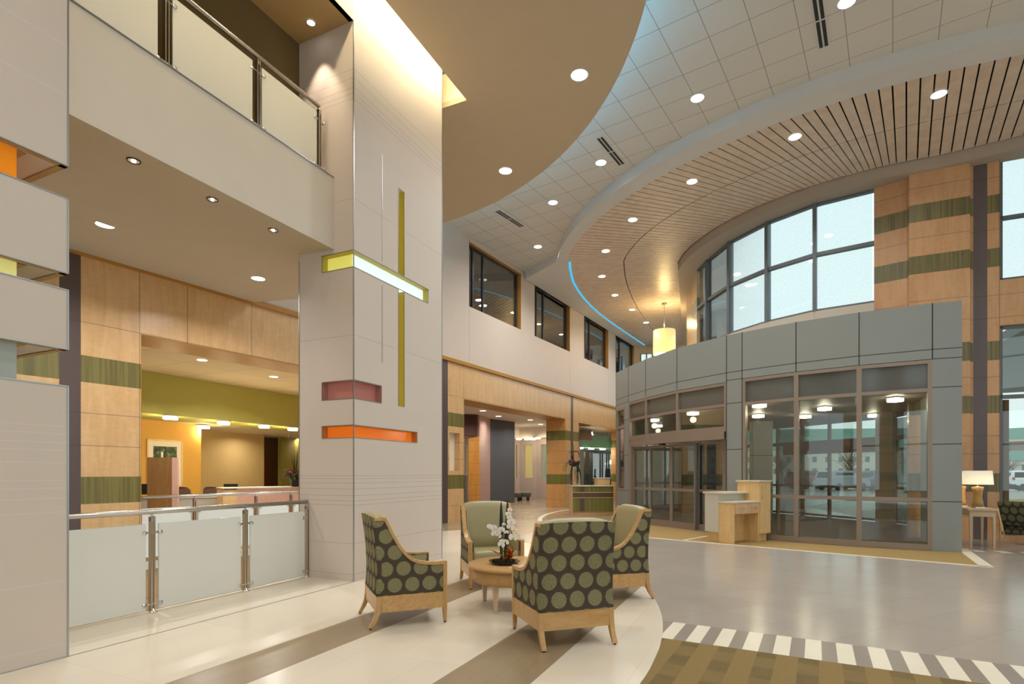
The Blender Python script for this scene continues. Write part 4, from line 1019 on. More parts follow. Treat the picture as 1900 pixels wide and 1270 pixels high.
for f in [(.06, -.05, .60, .022), (.045, -.05, .555, .026), (.075, -.06, .47, .038), (.07, -.06, .41, .036, .4), (.055, -.05, .51, .028, .5), (-.03, -.06, .385, .03, .2), (-.075, -.07, .36, .042, -.2), (-.10, -.06, .34, .034),
          (-.14, -.06, .40, .028, .5), (-.165, -.06, .42, .024), (-.11, -.07, .405, .03, -.4), (-.06, -.06, .32, .028, .6), (.10, -.06, .30, .042, .1), (.135, -.05, .31, .034, -.3), (-.03, -.07, .22, .032, .3), (-.02, -.06, .255, .026), (.025, -.06, .25, .024, .8), (.025, -.06, .355, .02), (.0, -.05, .44, .018)]:
    flower(f[0], f[1], f[2], f[3]*1.25, f[4] if len(f) > 4 else 0, random.uniform(-.4, .4))
def crot():
    t_ = NT('croton_leaf'); v = t_.co(); n = t_.noise(v, 28, 3); t_.bsdf(t_.ramp(n, [(.38, s2l((70, 20, 14))), (.5, s2l((190, 60, 24))), (.58, s2l((206, 150, 30))), (.7, s2l((90, 96, 30)))]), .35); return t_.m
CR = crot(); m = MB()
for tip, w in (((-.17, -.03, .16), .018), ((.04, -.05, .20), .02), ((.09, -.04, .19), .024), ((.16, -.03, .21), .022), ((.13, -.06, .10), .022), ((.02, -.06, .13), .02), ((.10, .05, .15), .022), ((-.02, .05, .15), .018), ((.07, -.08, .12), .02)):
    blade(m, (.05, -.01, .03), tip, w, (0, 0, .02), 8, (.25, .9, .3) if abs(tip[0]) > .12 else (1, 0, .1), .3, .8)
m.build('croton_leaf', CR, t)

# ------------------------------------------------------------------ GREETER DESK (front right)
DA0 = Vector((4.574, 11.44)); EA = math.atan2(.502, .865)
t = thing('greeter_desk', (DA0.x, DA0.y, .006), EA, 'maple greeter desk with drawers and tall cupboard on the gold mat by the vestibule', 'desk')
LMAP = wood('light_maple', (216, 178, 118), (232, 200, 146), .4, 'z', 1.2); PMAP = wood('pinkish_maple', (206, 168, 126), (222, 186, 146), .4, 'z', 1.2)
L_, T_ = .82, 1.19
m = MB(); m.box(0, .03, 0, .37, .0, .84); m.box(.03, L_, .33, .37, 0, .84); m.box(L_-.03, L_, .0, .33, 0, .84); m.box(0.05, L_, .37, .70, .0, .21); m.build('body', LMAP, t)
MB().box(.03, L_-.03, .005, .33, .615, .84).build('drawer_case', LMAP, t)
for x0, x1 in ((.03, .415), (.425, L_-.01)):
    d = MB().box(x0, x1, -.018, .004, .62, .835).build('drawer', PMAP, t); c = (x0+x1)/2
    MB().tube([(c-.09, -.018, .735), (c-.09, -.045, .735), (c+.09, -.045, .735), (c+.09, -.018, .735)], .006, 8).build('handle', STEEL, d)
MB().box(-.02, L_, -.03, .365, .84, .875).build('desk_top', STONE_TOP, t, bevel=.004)
MB().box(-.02, L_, .37, .72, .21, 1.03).build('counter_front', plain('grey_laminate', (204, 200, 186), .5, nz=.05, ns=30), t)
MB().box(-.04, L_, .26, .76, 1.03, 1.065).build('counter_top', STONE_TOP, t, bevel=.004)
m = MB(); m.box(L_, T_, .0, .54, .17, 1.28); m.box(L_+.02, T_-.04, .06, .52, 0, .17); m.build('cupboard', LMAP, t)
d = MB().box(L_+.01, T_-.005, -.02, 0, .175, 1.275).build('door', LMAP, t)
MB().tube([(L_+.06, -.02, 1.20), (L_+.06, -.05, 1.20), (L_+.06, -.05, .93), (L_+.06, -.02, .93)], .006, 8).build('handle', STEEL, d)
MB().box(L_-.025, T_+.015, -.04, .57, 1.28, 1.31).build('cupboard_top', STONE_TOP, t, bevel=.004)

# ------------------------------------------------------------------ REED GREEN DESK (rear)
A = at(1062, 957); Bq = at(1138.5, 953.5); gd = Bq-A; GL = gd.length; GL = 1.46; GA = 0.06
sc = A.y/FPX
t = thing('information_desk', (A.x, A.y, .006), GA, 'green reeded information desk with dark cross stripes, in front of the rear wall', 'desk')
def reed():
    n = NT('green_reeded_panel'); v = n.co(scale=(30, 1, .4)); n.bsdf(n.ramp(n.noise(v, 1, 2), [(.35, s2l((104, 102, 46))), (.65, s2l((142, 138, 76)))]), .35); return n.m
m = MB(); m.box(0, GL, .02, .68, .12, 1.0); m.box(0, GL, .05, .66, 0, .12); m.build('body', LMAP, t)
MB().box(.02, GL-.02, 0, .02, .13, .99).build('front_panel', reed(), t)
DKB = plain('dark_laminate', (98, 78, 66), .4)
m = MB(); m.box(.0+.02, GL-.02, -.008, 0, .62, .78); m.box(.27, .43, -.007, 0, .13, .99); m.build('dark_stripe', DKB, t)
m = MB(); m.box(.02, GL-.02, -.012, 0, .78, .80); m.box(.02, GL-.02, -.012, 0, .60, .62); m.build('metal_strip', LMAP, t)
MB().box(-.03, GL+.02, -.03, .70, 1.0, 1.03).build('desk_top', STONE_TOP, t)
m = MB(); m.box(GL-.42, GL+.04, .72, 1.3, 0, 1.27); m.build('podium', LMAP, t); MB().box(GL-.46, GL+.06, .70, 1.34, 1.27, 1.30).build('podium_top', STONE_TOP, t)
# tall flower vase on it
f = A+Vector((.09, .2)); t = thing('flower_vase', (f.x, f.y, 1.037), 0, 'tall pale vase with drooping exotic flowers on the left end of the green information desk', 'flower arrangement')
MB().lathe([(.055, 0), (.06, .02), (.07, .4), (.085, .66), (.08, .66), (.06, .4), (.04, .05)], 24).build('vase', plain('peach_vase', (224, 184, 150), .3), t)
m = MB(); random.seed(5); GLf = plain('drooping_leaf', (58, 78, 48), .6)
for k in range(34):
    a = random.random()*6.28; r = random.uniform(.1, .22); z = random.uniform(.1, .6)
    cvx = curve([(0.02, .64), (r*.6, .74), (r, .5), (r*1.05+.02, z-.3*0)], 4); m.tube([(x*math.cos(a), x*math.sin(a)*.6, zz) for x, zz in cvx], [.008]*(len(cvx)-1)+[.002], 5)
for px_ in (-.3, -.38):
    cvx = curve([(0, .66), (px_*.4, .80), (px_*.8, .76), (px_*1.05, .5)], 5); m.tube([(x, 0, zz) for x, zz in cvx], .008, 5)
m.build('leaves', GLf, t)
m = MB(); BR_ = plain('dark_red_flower', (74, 40, 40), .7, nz=.3, ns=12)
for k in range(14):
    a = random.random()*6.28; r = random.uniform(0, .16); m.lathe([(.005, -.05), (.045, -.02), (.05, .02), (.012, .07)], 8, (r*math.cos(a), r*math.sin(a)*.7, .78+random.uniform(-.05, .08)))
m.tube([(-.02, 0, .7), (-.03, 0, 1.0), (-.02, 0, 1.45)], [.012, .012, .006], 6); m.tube([(-.22, 0, 1.18), (0, 0, 1.2), (.12, 0, 1.2), (.17, 0, 1.12), (.17, 0, .95)], [.006, .018, .018, .016, .006], 6)
m.lathe([(.005, -.09), (.05, -.03), (.04, .05), (.005, .1)], 10, (-.07, 0, 1.0)); m.build('flowers', BR_, t)

# ------------------------------------------------------------------ SIDE TABLE, LAMPS, LOUNGE CHAIR (right)
sp_ = Vector((9.0, 10.87)); SA = math.atan2(-.423, .906)
t = thing('side_table', (sp_.x, sp_.y, .006), SA, 'square blond wood side table in the corner by the tall window', 'table')
TW, TD = .36, .68
for x in (0, TW):
    for y in (0, TD): MB().hexa([(x+.006-.02, y-.014, 0), (x+.02-.006, y-.014, 0), (x+.014, y+.014, 0), (x-.014, y+.014, 0)], [(x-.024, y-.024, .62), (x+.024, y-.024, .62), (x+.024, y+.024, .62), (x-.024, y+.024, .62)]).build('leg', BLOND, t)
MB().box(-.024, TW+.024, -.024, TD+.024, .62, .74).build('apron', BLOND, t)
MB().box(-.06, TW+.06, -.06, TD+.06, .74, .775).build('tabletop', BLOND, t, bevel=.004)
SHM = frosted('lamp_shade_linen', (250, 242, 222), .55, 0, .35)
def lamp_at(x, y, lab):
    q = Vector((math.cos(SA), math.sin(SA))); n = Vector((-q.y, q.x)); P = sp_+q*x+n*y
    l = thing('table_lamp', (P.x, P.y, .782), 0, lab, 'lamp', 'table lamps on the side table')
    MB().box(-.09, .09, -.06, .06, 0, .03).build('base', STEEL, l)
    m = MB(); pr = [(.10, .03), (.085, .12), (.068, .22), (.078, .33), (.095, .42), (.01, .43)]; m.lathe(pr, 28); m.build('body', plain('amber_glaze', (176, 136, 72), .35), l)
    MB().tube([(0, 0, .42), (0, 0, .50)], .012, 8).build('neck', STEEL, l)
    MB().lathe([(.245, .47), (.225, .74), (.22, .74), (.24, .47)], 36, cap=False).build('lamp_shade', SHM, l)
    light('bulb', 'POINT', (0, 0, .60), 14, (1, .8, .5), .04, parent=l)
lamp_at(.14, .12, 'table lamp with linen shade on the side table, the front one of two')
lamp_at(-.0, .63, 'table lamp with linen shade on the side table, behind the front one')
cp_ = Vector((10.62, 11.27)); t = thing('lounge_chair', (cp_.x, cp_.y, .006), math.radians(-80), 'dark dotted lounge chair with blond wood frame, cut off by the right photo edge', 'chair')
m = MB()
FABD = fabric('dark_dotted_fabric', 1, (44, 44, 42), (88, 90, 76)); FABD0 = fabric('dark_dotted_fabric_front', 0, (44, 44, 42), (88, 90, 76))
for s in (-1, 1):
    x = s*.33; m = MB(); m.tube([(x, -.42, .0), (x, -.33, .2), (x, -.46, .78)], .022, 6); m.tube([(x, .38, 0), (x, .33, .2), (x, .33, .56)], .022, 6); m.tube([(x, -.42, .58), (x, .33, .57)], .02, 6); m.tube([(x, -.33, .18), (x, .33, .18)], .02, 6)
    m.build('side_frame', BLOND, t); MB().box(x-.012, x+.012, -.36, .31, .2, .55).build('side_panel', FABD, t)
MB().box(-.31, .31, -.34, .36, .22, .44).build('seat', FABD0, t, bevel=.03)
m = MB(); m.hexa([(-.31, -.40, .4), (.31, -.40, .4), (.31, -.28, .4), (-.31, -.28, .4)], [(-.31, -.55, .88), (.31, -.55, .88), (.31, -.43, .9), (-.31, -.43, .9)]); m.build('backrest', FABD0, t, bevel=.03)

# ------------------------------------------------------------------ OFFICE behind the left opening
OCH = plain('ochre_paint', (206, 158, 72), .8); GRN = plain('green_paint', (186, 182, 96), .8)
g0, g1_ = at(262, 687, 4.0), at(553, 735, 4.0); gd = (g1_-g0).normalized(); gn = Vector((-gd.y, gd.x)); ga = math.atan2(gd.y, gd.x)
OT = gridmat('office_ceiling_tile', (226, 208, 170), -ga, 1.2, 1.2, .008, (.3, .26, .2), .85, .02)
st(MB().prism([wp(-6, .9), wp(ws(820)-.4, .9), g1_+gd*4+gn*.2, g0-gd*6+gn*.2], 4.0, 4.1).build('ceiling_office', OT))
st(MB(FR(g0-gd*6, ga)).box(0, 17, 0, 1.6, 2.96, 4.05).build('wall_office_soffit', GRN))
st(MB().prism([g0-gd*6+gn*1.6, g1_+gd*8+gn*1.6, g1_+gd*8+gn*8, g0-gd*6+gn*8], 2.98, 3.05).build('ceiling_office_rear', plain('office_ceiling', (216, 206, 180), .8)))
b0 = g0+gn*2.0
st(MB(FR(b0-gd*7, ga)).box(0, 7+rayline(373, b0, gd), 0, .2, 0, 2.98).build('wall_office_ochre', OCH))
b1 = g0+gn*4.2; BEI = plain('beige_wallcover', (186, 160, 108), .8)
x0, x1, x2, x3 = (rayline(x, b1, gd) for x in (360, 490, 532, 700))
st(MB(FR(b1, ga)).box(x0-2, x1, 0, .2, 0, 2.98).build('wall_office_beige', BEI))
st(MB(FR(b1+gn*1.2, ga)).box(x1-1, x2+1.5, 0, .2, 0, 2.98).build('wall_office_brown', plain('brown_paint', (112, 78, 40), .8)))
st(MB(FR(b1+gn*1.14, ga)).box(x1+.6, x1+1.3, 0, .06, 0, 2.1).build('door_2', plain('red_brown_door', (120, 62, 30), .6)))
st(MB(FR(b1+gn*.3, ga)).box(x2, x3+4, 0, .2, 0, 2.98).build('wall_office_green', plain('green_paint_rear', (140, 128, 48), .8)))
st(MB(FR(wp(ws(760), .92), math.radians(96))).box(0, 18, 0, .2, 0, 4.2).build('wall_office_end', WALLW))
for i, (x, y) in enumerate([(375, 669), (508, 700)]):
    can(at(x, y, 3.99), 3.995, .11, 'flat round downlight in the tiled office ceiling, '+['left of two', 'right of two'][i], 'office ceiling downlights', 90, LENSW)
for (x, y), q in zip([(316, 772), (415, 782), (490, 789), (543, 794), (378, 790)], ['first from the left', 'second from the left', 'third from the left', 'nearest to the tall column', 'small one farther back']):
    sqlight(at(x, y, 2.95), 2.955, 'bright square light under the green office soffit, '+q, 'office soffit lights', .14, 45, (1, .8, .45))
# framed picture
k0, k1 = rayline(273, b0-gn*.03, gd), rayline(339, b0-gn*.03, gd); dpt = (b0+gd*k0).y
zt = EYE+(HY-815)*dpt/FPX; zb_ = EYE-(905-HY)*dpt/FPX
t = thing('framed_picture', (*(b0+gd*k0-gn*.035), zb_), ga, 'framed waterfall photograph with a wide white mat on the ochre office wall', 'picture')
L, Hh = k1-k0, zt-zb_
m = MB(); m.box(0, L, 0, .03, 0, .04); m.box(0, L, 0, .03, Hh-.04, Hh); m.box(0, .04, 0, .03, 0, Hh); m.box(L-.04, L, 0, .03, 0, Hh); m.build('frame', LMAP, t)
MB().box(.04, L-.04, .012, .02, .04, Hh-.04).build('mat_board', WALLW, t)
def pic():
    n = NT('waterfall_print'); v = n.co(); X = n.xyz(v); f = n.noise(v, 9, 5, 1.0)
    c = n.ramp(f, [(.4, (.01, .012, .008)), (.52, (.03, .07, .02)), (.62, (.1, .15, .05)), (.75, (.35, .35, .3))])
    a = n.math('MULTIPLY', n.math('GREATER_THAN', X[0], L*.38), n.math('LESS_THAN', X[0], L*.44)); b = n.math('MULTIPLY', a, n.math('LESS_THAN', X[2], Hh*.74))
    n.bsdf(n.mix(b, c, (.75, .78, .76)), .4); return n.m
MB().box(L*.17, L*.83, .008, .012, Hh*.17, Hh*.86).build('print', pic(), t)
# partition, counter, chairs, monitor
d0 = 12.6; q0 = EW(273, d0); q1_ = EW(319, d0+.15); q2_ = EW(331, d0+1.3)
t = thing('desk_partition', (q0.x, q0.y, 0), 0, 'tall wood desk partition with a pale pinkish end, in front of the framed picture', 'partition')
zt = EYE+(HY-849)*d0/FPX
dq = q1_-q0; MB(FR((0, 0), math.atan2(dq.y, dq.x))).box(0, dq.length, 0, .05, 0, zt).build('panel', wood('brown_maple', (136, 98, 52), (156, 116, 66), .4), t)
MB().hexa([(dq.x, dq.y, 0), (dq.x+.10, dq.y+.05, 0), (dq.x-.05, dq.y+.35, 0), (dq.x-.15, dq.y+.3, 0)], [(dq.x, dq.y, zt), (dq.x+.10, dq.y+.05, zt), (dq.x-.05, dq.y+.35, zt), (dq.x-.15, dq.y+.3, zt)]).build('end_panel', wood('pink_maple', (206, 164, 146), (216, 178, 160), .4), t)
c0_, c1_ = at(440, 912, .95*0+1.02), at(600, 905, 1.10)
cc = EW(440, 14.0); ce = EW(600, 15.4); dc = ce-cc
t = thing('office_counter', (cc.x, cc.y, 0), math.atan2(dc.y, dc.x), 'pale pink and maple reception counter in the office behind the rear railing', 'counter')
PINK = wood('pink_reeded', (204, 160, 142), (218, 178, 160), .4, 'z', 3.0)
MB().box(0, dc.length, 0, .1, 0, 1.08).build('front', PINK, t); MB().box(-.32, 0, .0, .7, 0, 1.05).build('end_panel', LMAP, t)
MB().box(-.34, dc.length, -.04, .72, 1.08, 1.11).build('counter_top', STONE_TOP, t)
lc_ = EW(262, 13.4); 
t = thing('low_counter', (lc_.x-1, lc_.y-.5, 0), ga-.55, 'low grey office counter behind the rear railing, left of the pink counter', 'counter')
MB().box(0, 3.6, 0, .6, 0, .84).build('body', plain('grey_laminate_low', (176, 172, 160), .6), t); MB().box(-.02, 3.62, -.02, .64, .84, .875).build('counter_top', STONE_TOP, t)
def ochair(px, d, lab):
    P = EW(px, d); t = thing('office_chair', (P.x, P.y, 0), 0, lab, 'chair', 'brown office chairs'); M = plain('brown_mesh', (112, 88, 74), .6)
    vs = []; fs = []; n = 14
    for k in range(n):
        a = 2*PI*k/n; r = 1+.12*math.cos(2*a); x = .27*math.cos(a)*(1.0+.12*math.sin(a)); z = .9+.26*math.sin(a)*r*.9-.02*(abs(math.cos(a)) < .3 and math.sin(a) > 0)
        for y in (0, .04): vs.append((x, y+.05*math.cos(a)**2, z))
    m = MB(); m.add(vs, [tuple(range(0, 2*n, 2))[::-1], tuple(range(1, 2*n, 2))]+[((2*k) % (2*n), (2*k+2) % (2*n), (2*k+3) % (2*n), (2*k+1) % (2*n)) for k in range(n)]); m.build('backrest', M, t, bevel=.01)
    MB().box(-.24, .24, -.5, -.02, .46, .53).build('seat', M, t, bevel=.03)
    MB().tube([(0, .04, .7), (0, .08, .5), (0, -.2, .42), (0, -.2, .08)], .025, 8).build('column', BLACK, t)
    for k in range(5):
        a = 2*PI*k/5; MB().tube([(0, -.2, .1), (.28*math.cos(a), -.2+.28*math.sin(a), .05), (.29*math.cos(a), -.2+.29*math.sin(a), .0)], .02, 6).build('base_leg', BLACK, t)
ochair(392, 16.0, 'brown office chair with curved top behind the counter, in front of the beige wall'); ochair(334, 15.6, 'brown office chair mostly hidden by the wood partition')
def monitor(px, d, z, w, lab, on):
    P = EW(px, d); t = thing('monitor', (P.x, P.y, z), 0.3, lab, 'monitor'); MB().box(-w/2, w/2, 0, .04, .08, .08+w*.6).build('screen', BLACK, t); MB().box(-.02, .02, .03, .06, 0, .12).build('stand', BLACK, t); MB().box(-.1, .1, -.06, .1, 0, .012).build('foot', BLACK, t)
monitor(428, 14.9, .9, .34, 'dark monitor beside the end of the pink counter', 0); monitor(277, 13.2, .885, .42, 'dark monitor behind the wood partition at the left of the opening', 0)
P = EW(548, 14.9); t = thing('flower_vase', (P.x, P.y, 1.115), 0, 'dark urn of red flowers and bare twigs at the end of the office counter', 'flower arrangement')
MB().lathe([(.1, 0), (.13, .1), (.16, .2), (.17, .22)], 20).build('urn', BLACK, t); m = MB(); random.seed(9)
for k in range(70):
    a = random.random()*6.28; e_ = random.uniform(-.1, 1.4); r = random.uniform(.15, .36); c = (r*math.cos(a)*math.cos(e_*.6), r*math.sin(a)*math.cos(e_*.6), .26+r*math.sin(e_)*.7)
    m.lathe([(.004, -.02), (.026, 0), (.004, .025)], 6, c)
m.build('flowers', plain('red_flowers', (96, 22, 18), .8, nz=.5, ns=20), t); m = MB()
for k in range(50):
    a = random.random()*6.28; blade(m, (0, 0, .2), (.40*math.cos(a), .38*math.sin(a), random.uniform(.15, .5)), .02, (0, 0, .05), 5, (-math.sin(a), math.cos(a), 0))
m.build('leaves', plain('vase_leaf', (50, 78, 30), .6), t); m = MB()
for k in range(16):
    a = random.random()*6.28; r = random.uniform(.05, .3); m.tube([(0, 0, .2), (r*.5*math.cos(a), r*.5*math.sin(a), .7), (r*math.cos(a), r*math.sin(a), random.uniform(1.0, 1.45))], [.006, .004, .002], 5)
m.build('twigs', plain('twig', (62, 44, 30), .8), t)

# ------------------------------------------------------------------ HALL behind the middle opening
hs0, hs1 = ws(840), ws(1049)
HC = plain('hall_ceiling', (214, 202, 184), .8); HWM = plain('hall_wall_paint', (214, 202, 198), .75)
st(MB().prism([wp(ws(820)-.4, .88), wp(44, .88), wp(44, 18), wp(ws(820)-.4, 18)], 4.02, 4.1).build('ceiling_hall', HC))
HWC = EW(1000, 20); hw_pts = [EW(x, d) for x, d in ((850, 31.2), (862, 31.6), (930, 32.5), (964, 32.7), (996, 32.2), (1030, 30.9), (1066, 28.0))]
cw = MB(); nic = []
for i in range(len(hw_pts)-1):
    a, b = hw_pts[i], hw_pts[i+1]; d = b-a; cw.M = FR(a, math.atan2(d.y, d.x)); L = d.length
    hl = []
    for x0, x1 in ((956, 959), (972, 988), (1003, 1016), (866, 870)):
        s0, s1 = rayline(x0, a, d.normalized()), rayline(x1, a, d.normalized())
        if 0 < s0 < L: hl.append((s0, min(s1, L-.02), 1.2, 3.12)); nic.append((a, math.atan2(d.y, d.x), s0, min(s1, L-.02)))
    cw.holed(0, L, 0, 4.05, hl, .3)
cw.M = Matrix(); HWL = st(cw.build('wall_hall', HWM))
NIY = frosted('niche_glow_yellow', (220, 208, 150), .3, 0, .28); NIT = frosted('niche_glow_teal', (150, 176, 160), .3, 0, .25)
for k, (a, an, s0, s1) in enumerate(nic): MB(FR(a, an)).box(s0, s1, .24, .26, 1.2, 3.12).build('niche_panel', NIT if (s0 and k == len(nic)-1) else NIY, HWL)
# dropped soffit ring with warm cove
m = MB(); sf = [p-(p-Vector((0, 20))).normalized()*1.3 for p in hw_pts]
for i in range(len(sf)-1): m.add([(*sf[i], 3.42), (*sf[i+1], 3.42), (*sf[i+1], 4.03), (*sf[i], 4.03)], [(0, 1, 2, 3)]); m.add([(*sf[i], 3.42), (*sf[i+1], 3.42), (*(hw_pts[i+1]), 3.42), (*(hw_pts[i]), 3.42)], [(0, 1, 2, 3)])
st(m.build('ceiling_hall_soffit', plain('hall_soffit', (196, 186, 176), .8)))
for (x, y), q in zip([(961, 813), (976, 816), (987, 818), (996, 820)], ['left one', 'second from the left', 'third from the left', 'right one']):
    P = EW(x+2, 30.8 if x < 990 else 30.0); sqlight(P, 3.42, 'small bright light under the hall soffit above the niches, '+q, 'hall soffit lights', .12, 16, (1, .8, .5))
for i, (x, y) in enumerate([(896, 763), (925, 773), (984, 780), (1003, 788)]):
    can(at(x, y, 4.01), 4.015, .13, 'flat downlight in the hall ceiling seen through the middle opening, '+['leftmost', 'second from the left', 'third from the left', 'rightmost'][i], 'hall downlights', 34, LENSW)
light('added_fill_lamp', 'AREA', (*wp(ws(1000)-1, 3), 3.95), 60, (1, .955, .895), .5, (0, 0, 0), 160)  # fill lamp added for the hall, without a fixture
SLATE = gridmat('slate_panel', (92, 98, 104), 0, .9, 50, .004, (.05, .05, .05), .5, .08)
def slab(name, px0, d0_, px1, d1_, z0, z1, mat, th=.5, lab=None, cat=None):
    a, b = EW(px0, d0_), EW(px1, d1_); d = b-a; o = MB().box(0, d.length, 0, th, z0, z1).build(name, mat, loc=(a.x, a.y, 0), rz=math.atan2(d.y, d.x))
    st(o); return o
slab('wall_hall_slate', 909.5, 26.0, 955, 27.6, 0, 4.05, lined('slate_blue_panels', (96, 100, 106), zl=(1.35, 2.35, 3.4), rough=.5, w=.008, lc=(.16, .17, .18)), .5)
HPW = woodpanel('hall_pier_wood', (196, 130, 48), (214, 150, 66), zl=(.5, .95, 1.4, 1.9, 2.4, 2.9), zr=(-4, 9)); HPP = woodpanel('hall_pier_pale', (196, 158, 144), (206, 172, 158), zl=(.5, .95, 1.4, 1.9, 2.4, 2.9), zr=(-4, 9))
slab('wall_hall_pier', 869, 24.2, 889.5, 24.2, 0, 3.1, HPW, .5)
slab('wall_hall_pier_face', 889.5, 24.3, 909.5, 26.0, 0, 4.05, HPP, .3)
slab('wall_hall_header', 858, 23.9, 886, 24.1, 3.1, 4.03, plain('plum_paint', (84, 54, 48), .7), .5)
slab('wall_hall_left', 845, 23.0, 868.5, 28.0, 0, 1.35, plain('hall_grey', (176, 170, 172), .7), .1)
def ottoman(px, d, w, lab):
    P = EW(px, d); t = thing('ottoman', (P.x, P.y, 0.003), .2, lab, 'ottoman', 'low ottomans in the hall')
    m = MB(); m.lathe([(w*.94, .2), (w, .38), (w*.98, .42), (w*.9, .44)], 28); m.build('upholstery', plain('grey_stripe_fabric', (104, 112, 112), .8, nz=.2, ns=20), t)
    MB().lathe([(w*.97, .44), (w*.97, .455)], 28).build('top_edge', LMAP, t)
    for a in (40, 140, 220, 320): MB().box(w*.7*math.cos(math.radians(a))-.03, w*.7*math.cos(math.radians(a))+.03, w*.7*math.sin(math.radians(a))-.03, w*.7*math.sin(math.radians(a))+.03, 0, .2).build('leg', BLACK, t)
ottoman(973, 29.6, .36, 'low grey ottoman with wood top edge, right and farther of two, beyond the middle opening'); ottoman(956.5, 28.9, .3, 'low grey ottoman, nearer of two, half hidden by the slate column')
# rooms behind the right opening
slab('wall_cafe_soffit', 1060, 29.0, 1160, 31.5, 2.85, 3.5, plain('teal_paint', (140, 208, 190), .8), 1.6)
slab('wall_cafe_bulkhead', 1060, 26.2, 1098, 26.8, 3.05, 3.55, plain('taupe_paint', (150, 126, 112), .8), .4)
slab('wall_cafe', 1060, 33.5, 1170, 36, 0, 4.03, plain('cafe_wall', (150, 138, 118), .8), .2)
w = st(thing('window_12', (*EW(1083, 31.0), 0), math.atan2(2, 3), None, None)); m = MB(FR((0, 0), -math.atan2(2, 3))); a_ = EW(1083, 31.0)
for x in (1083, 1093, 1097, 1112, 1116, 1124, 1128):
    q = EW(x, 31.0+(x-1083)*.035)-a_; m.box(q.x, q.x+.1, q.y, q.y+.08, 0, 2.65)
qe = EW(1150, 33.3)-a_; m.prism([Vector((0, 0)), qe, qe+Vector((0, .1)), Vector((0, .1))], 2.6, 2.75); m.build('window_frame', DKFR, w)
m = MB(FR((0, 0), -math.atan2(2, 3))); m.prism([Vector((0, .03)), qe+Vector((0, .03)), qe+Vector((0, .04)), Vector((0, .04))], 0.05, 2.6); m.build('pane', GLASS, w)
for (x, y), q in zip([(1077, 831), (1097, 832), (1118, 833)], ['left of three', 'middle of three', 'right of three']):
    sqlight(EW(x, 28.9+(x-1060)*.028), 2.85, 'small square light under the teal soffit through the right opening, '+q, 'teal soffit lights', .12, 22)
for (x, y), q in zip([(1096, 802.5), (1111, 808), (1116, 812)], ['left one', 'middle one', 'right one']):
    can(EW(x, (4.0-EYE)*FPX/(HY-y)), 4.015, .13, 'flat downlight in the ceiling beyond the right opening, '+q, 'far downlights', 50, LENSW)
for (x, y), q in zip([(1127, 861), (1134.5, 858)], ['left', 'right']):
    P = EW(x, 32.8); z = EYE+(HY-y)*32.8/FPX; t = thing('globe_lamp', (P.x, P.y, z), 0, 'glowing globe pendant lamp seen through the far glass wall, '+q+' one', 'pendant lamp', 'globe pendants'); MB().lathe([(.01, -.13), (.1, -.09), (.14, 0), (.1, .09), (.01, .13)], 16).build('globe', LENS, t); MB().tube([(0, 0, .12), (0, 0, 4.0-z)], .01, 6).build('cord', BLACK, t)
for x, q in ((1103, 'in front of the dark far glass wall'), (1129, 'above the maple podium')):
    P = EW(x, 31.6); t = thing('high_back_chair', (P.x, P.y, 0.003), 0, 'small dark blue high backed chair '+q, 'chair', 'far dark chairs'); NV = plain('navy_fabric', (34, 38, 54), .8)
    zz = 1.3 if x < 1110 else 1.72
    m = MB(); m.hexa([(-.22, .1, .45), (.22, .1, .45), (.22, .2, .45), (-.22, .2, .45)], [(-.14, .16, zz), (.14, .16, zz), (.14, .24, zz), (-.14, .24, zz)]); m.build('backrest', NV, t, bevel=.05); MB().box(-.22, .22, -.3, .15, zz-.84 if zz > 1.5 else .4, zz-.76 if zz > 1.5 else .48).build('seat', NV, t)
    for sx in (-.2, .2):
        for sy in (-.28, .13): MB().box(sx-.015, sx+.015, sy-.015, sy+.015, 0, zz-.84 if zz > 1.5 else .4).build('leg', BLACK, t)

# ------------------------------------------------------------------ OUTSIDE
GRASS = plain('dry_grass', (150, 140, 80), .9, nz=.2, ns=6); ASPH = plain('asphalt', (176, 172, 162), .8, nz=.1, ns=8)
gr = MB(); gr.prism([Vector((11.0, 12.45)), Vector((19, 9)), Vector((140, 9)), Vector((140, 160)), Vector((20, 160)), Vector((8.2, 30)), Vector((7.7, 25)), Vector((9.9, 20.4)), Vector((11.35, 16.4))], -.3, -.02)
g = gr.build('ground', ASPH); st(g)
tag(MB().prism([Vector((22, 26)), Vector((90, 30)), Vector((90, 34)), Vector((18, 30))], -.019, .02).build('grass_strip', GRASS), 'strip of dry grass between the building and the car park', 'grass', kind='stuff')
tag(MB().prism([Vector((30, 55)), Vector((120, 55)), Vector((120, 59)), Vector((26, 59))], -.019, .03).build('grass_strip', GRASS), 'farther strip of dry grass beyond the parked cars', 'grass', kind='stuff')
BRICK = gridmat('brick', (150, 104, 84), 0, 3.1, 3.1, .05, (.3, .22, .18), .8, .08); CREAMW = plain('cream_render', (214, 206, 186), .8); GROOF = plain('green_roof', (96, 138, 116), .6)
WGL = plain('far_window', (90, 104, 112), .2)
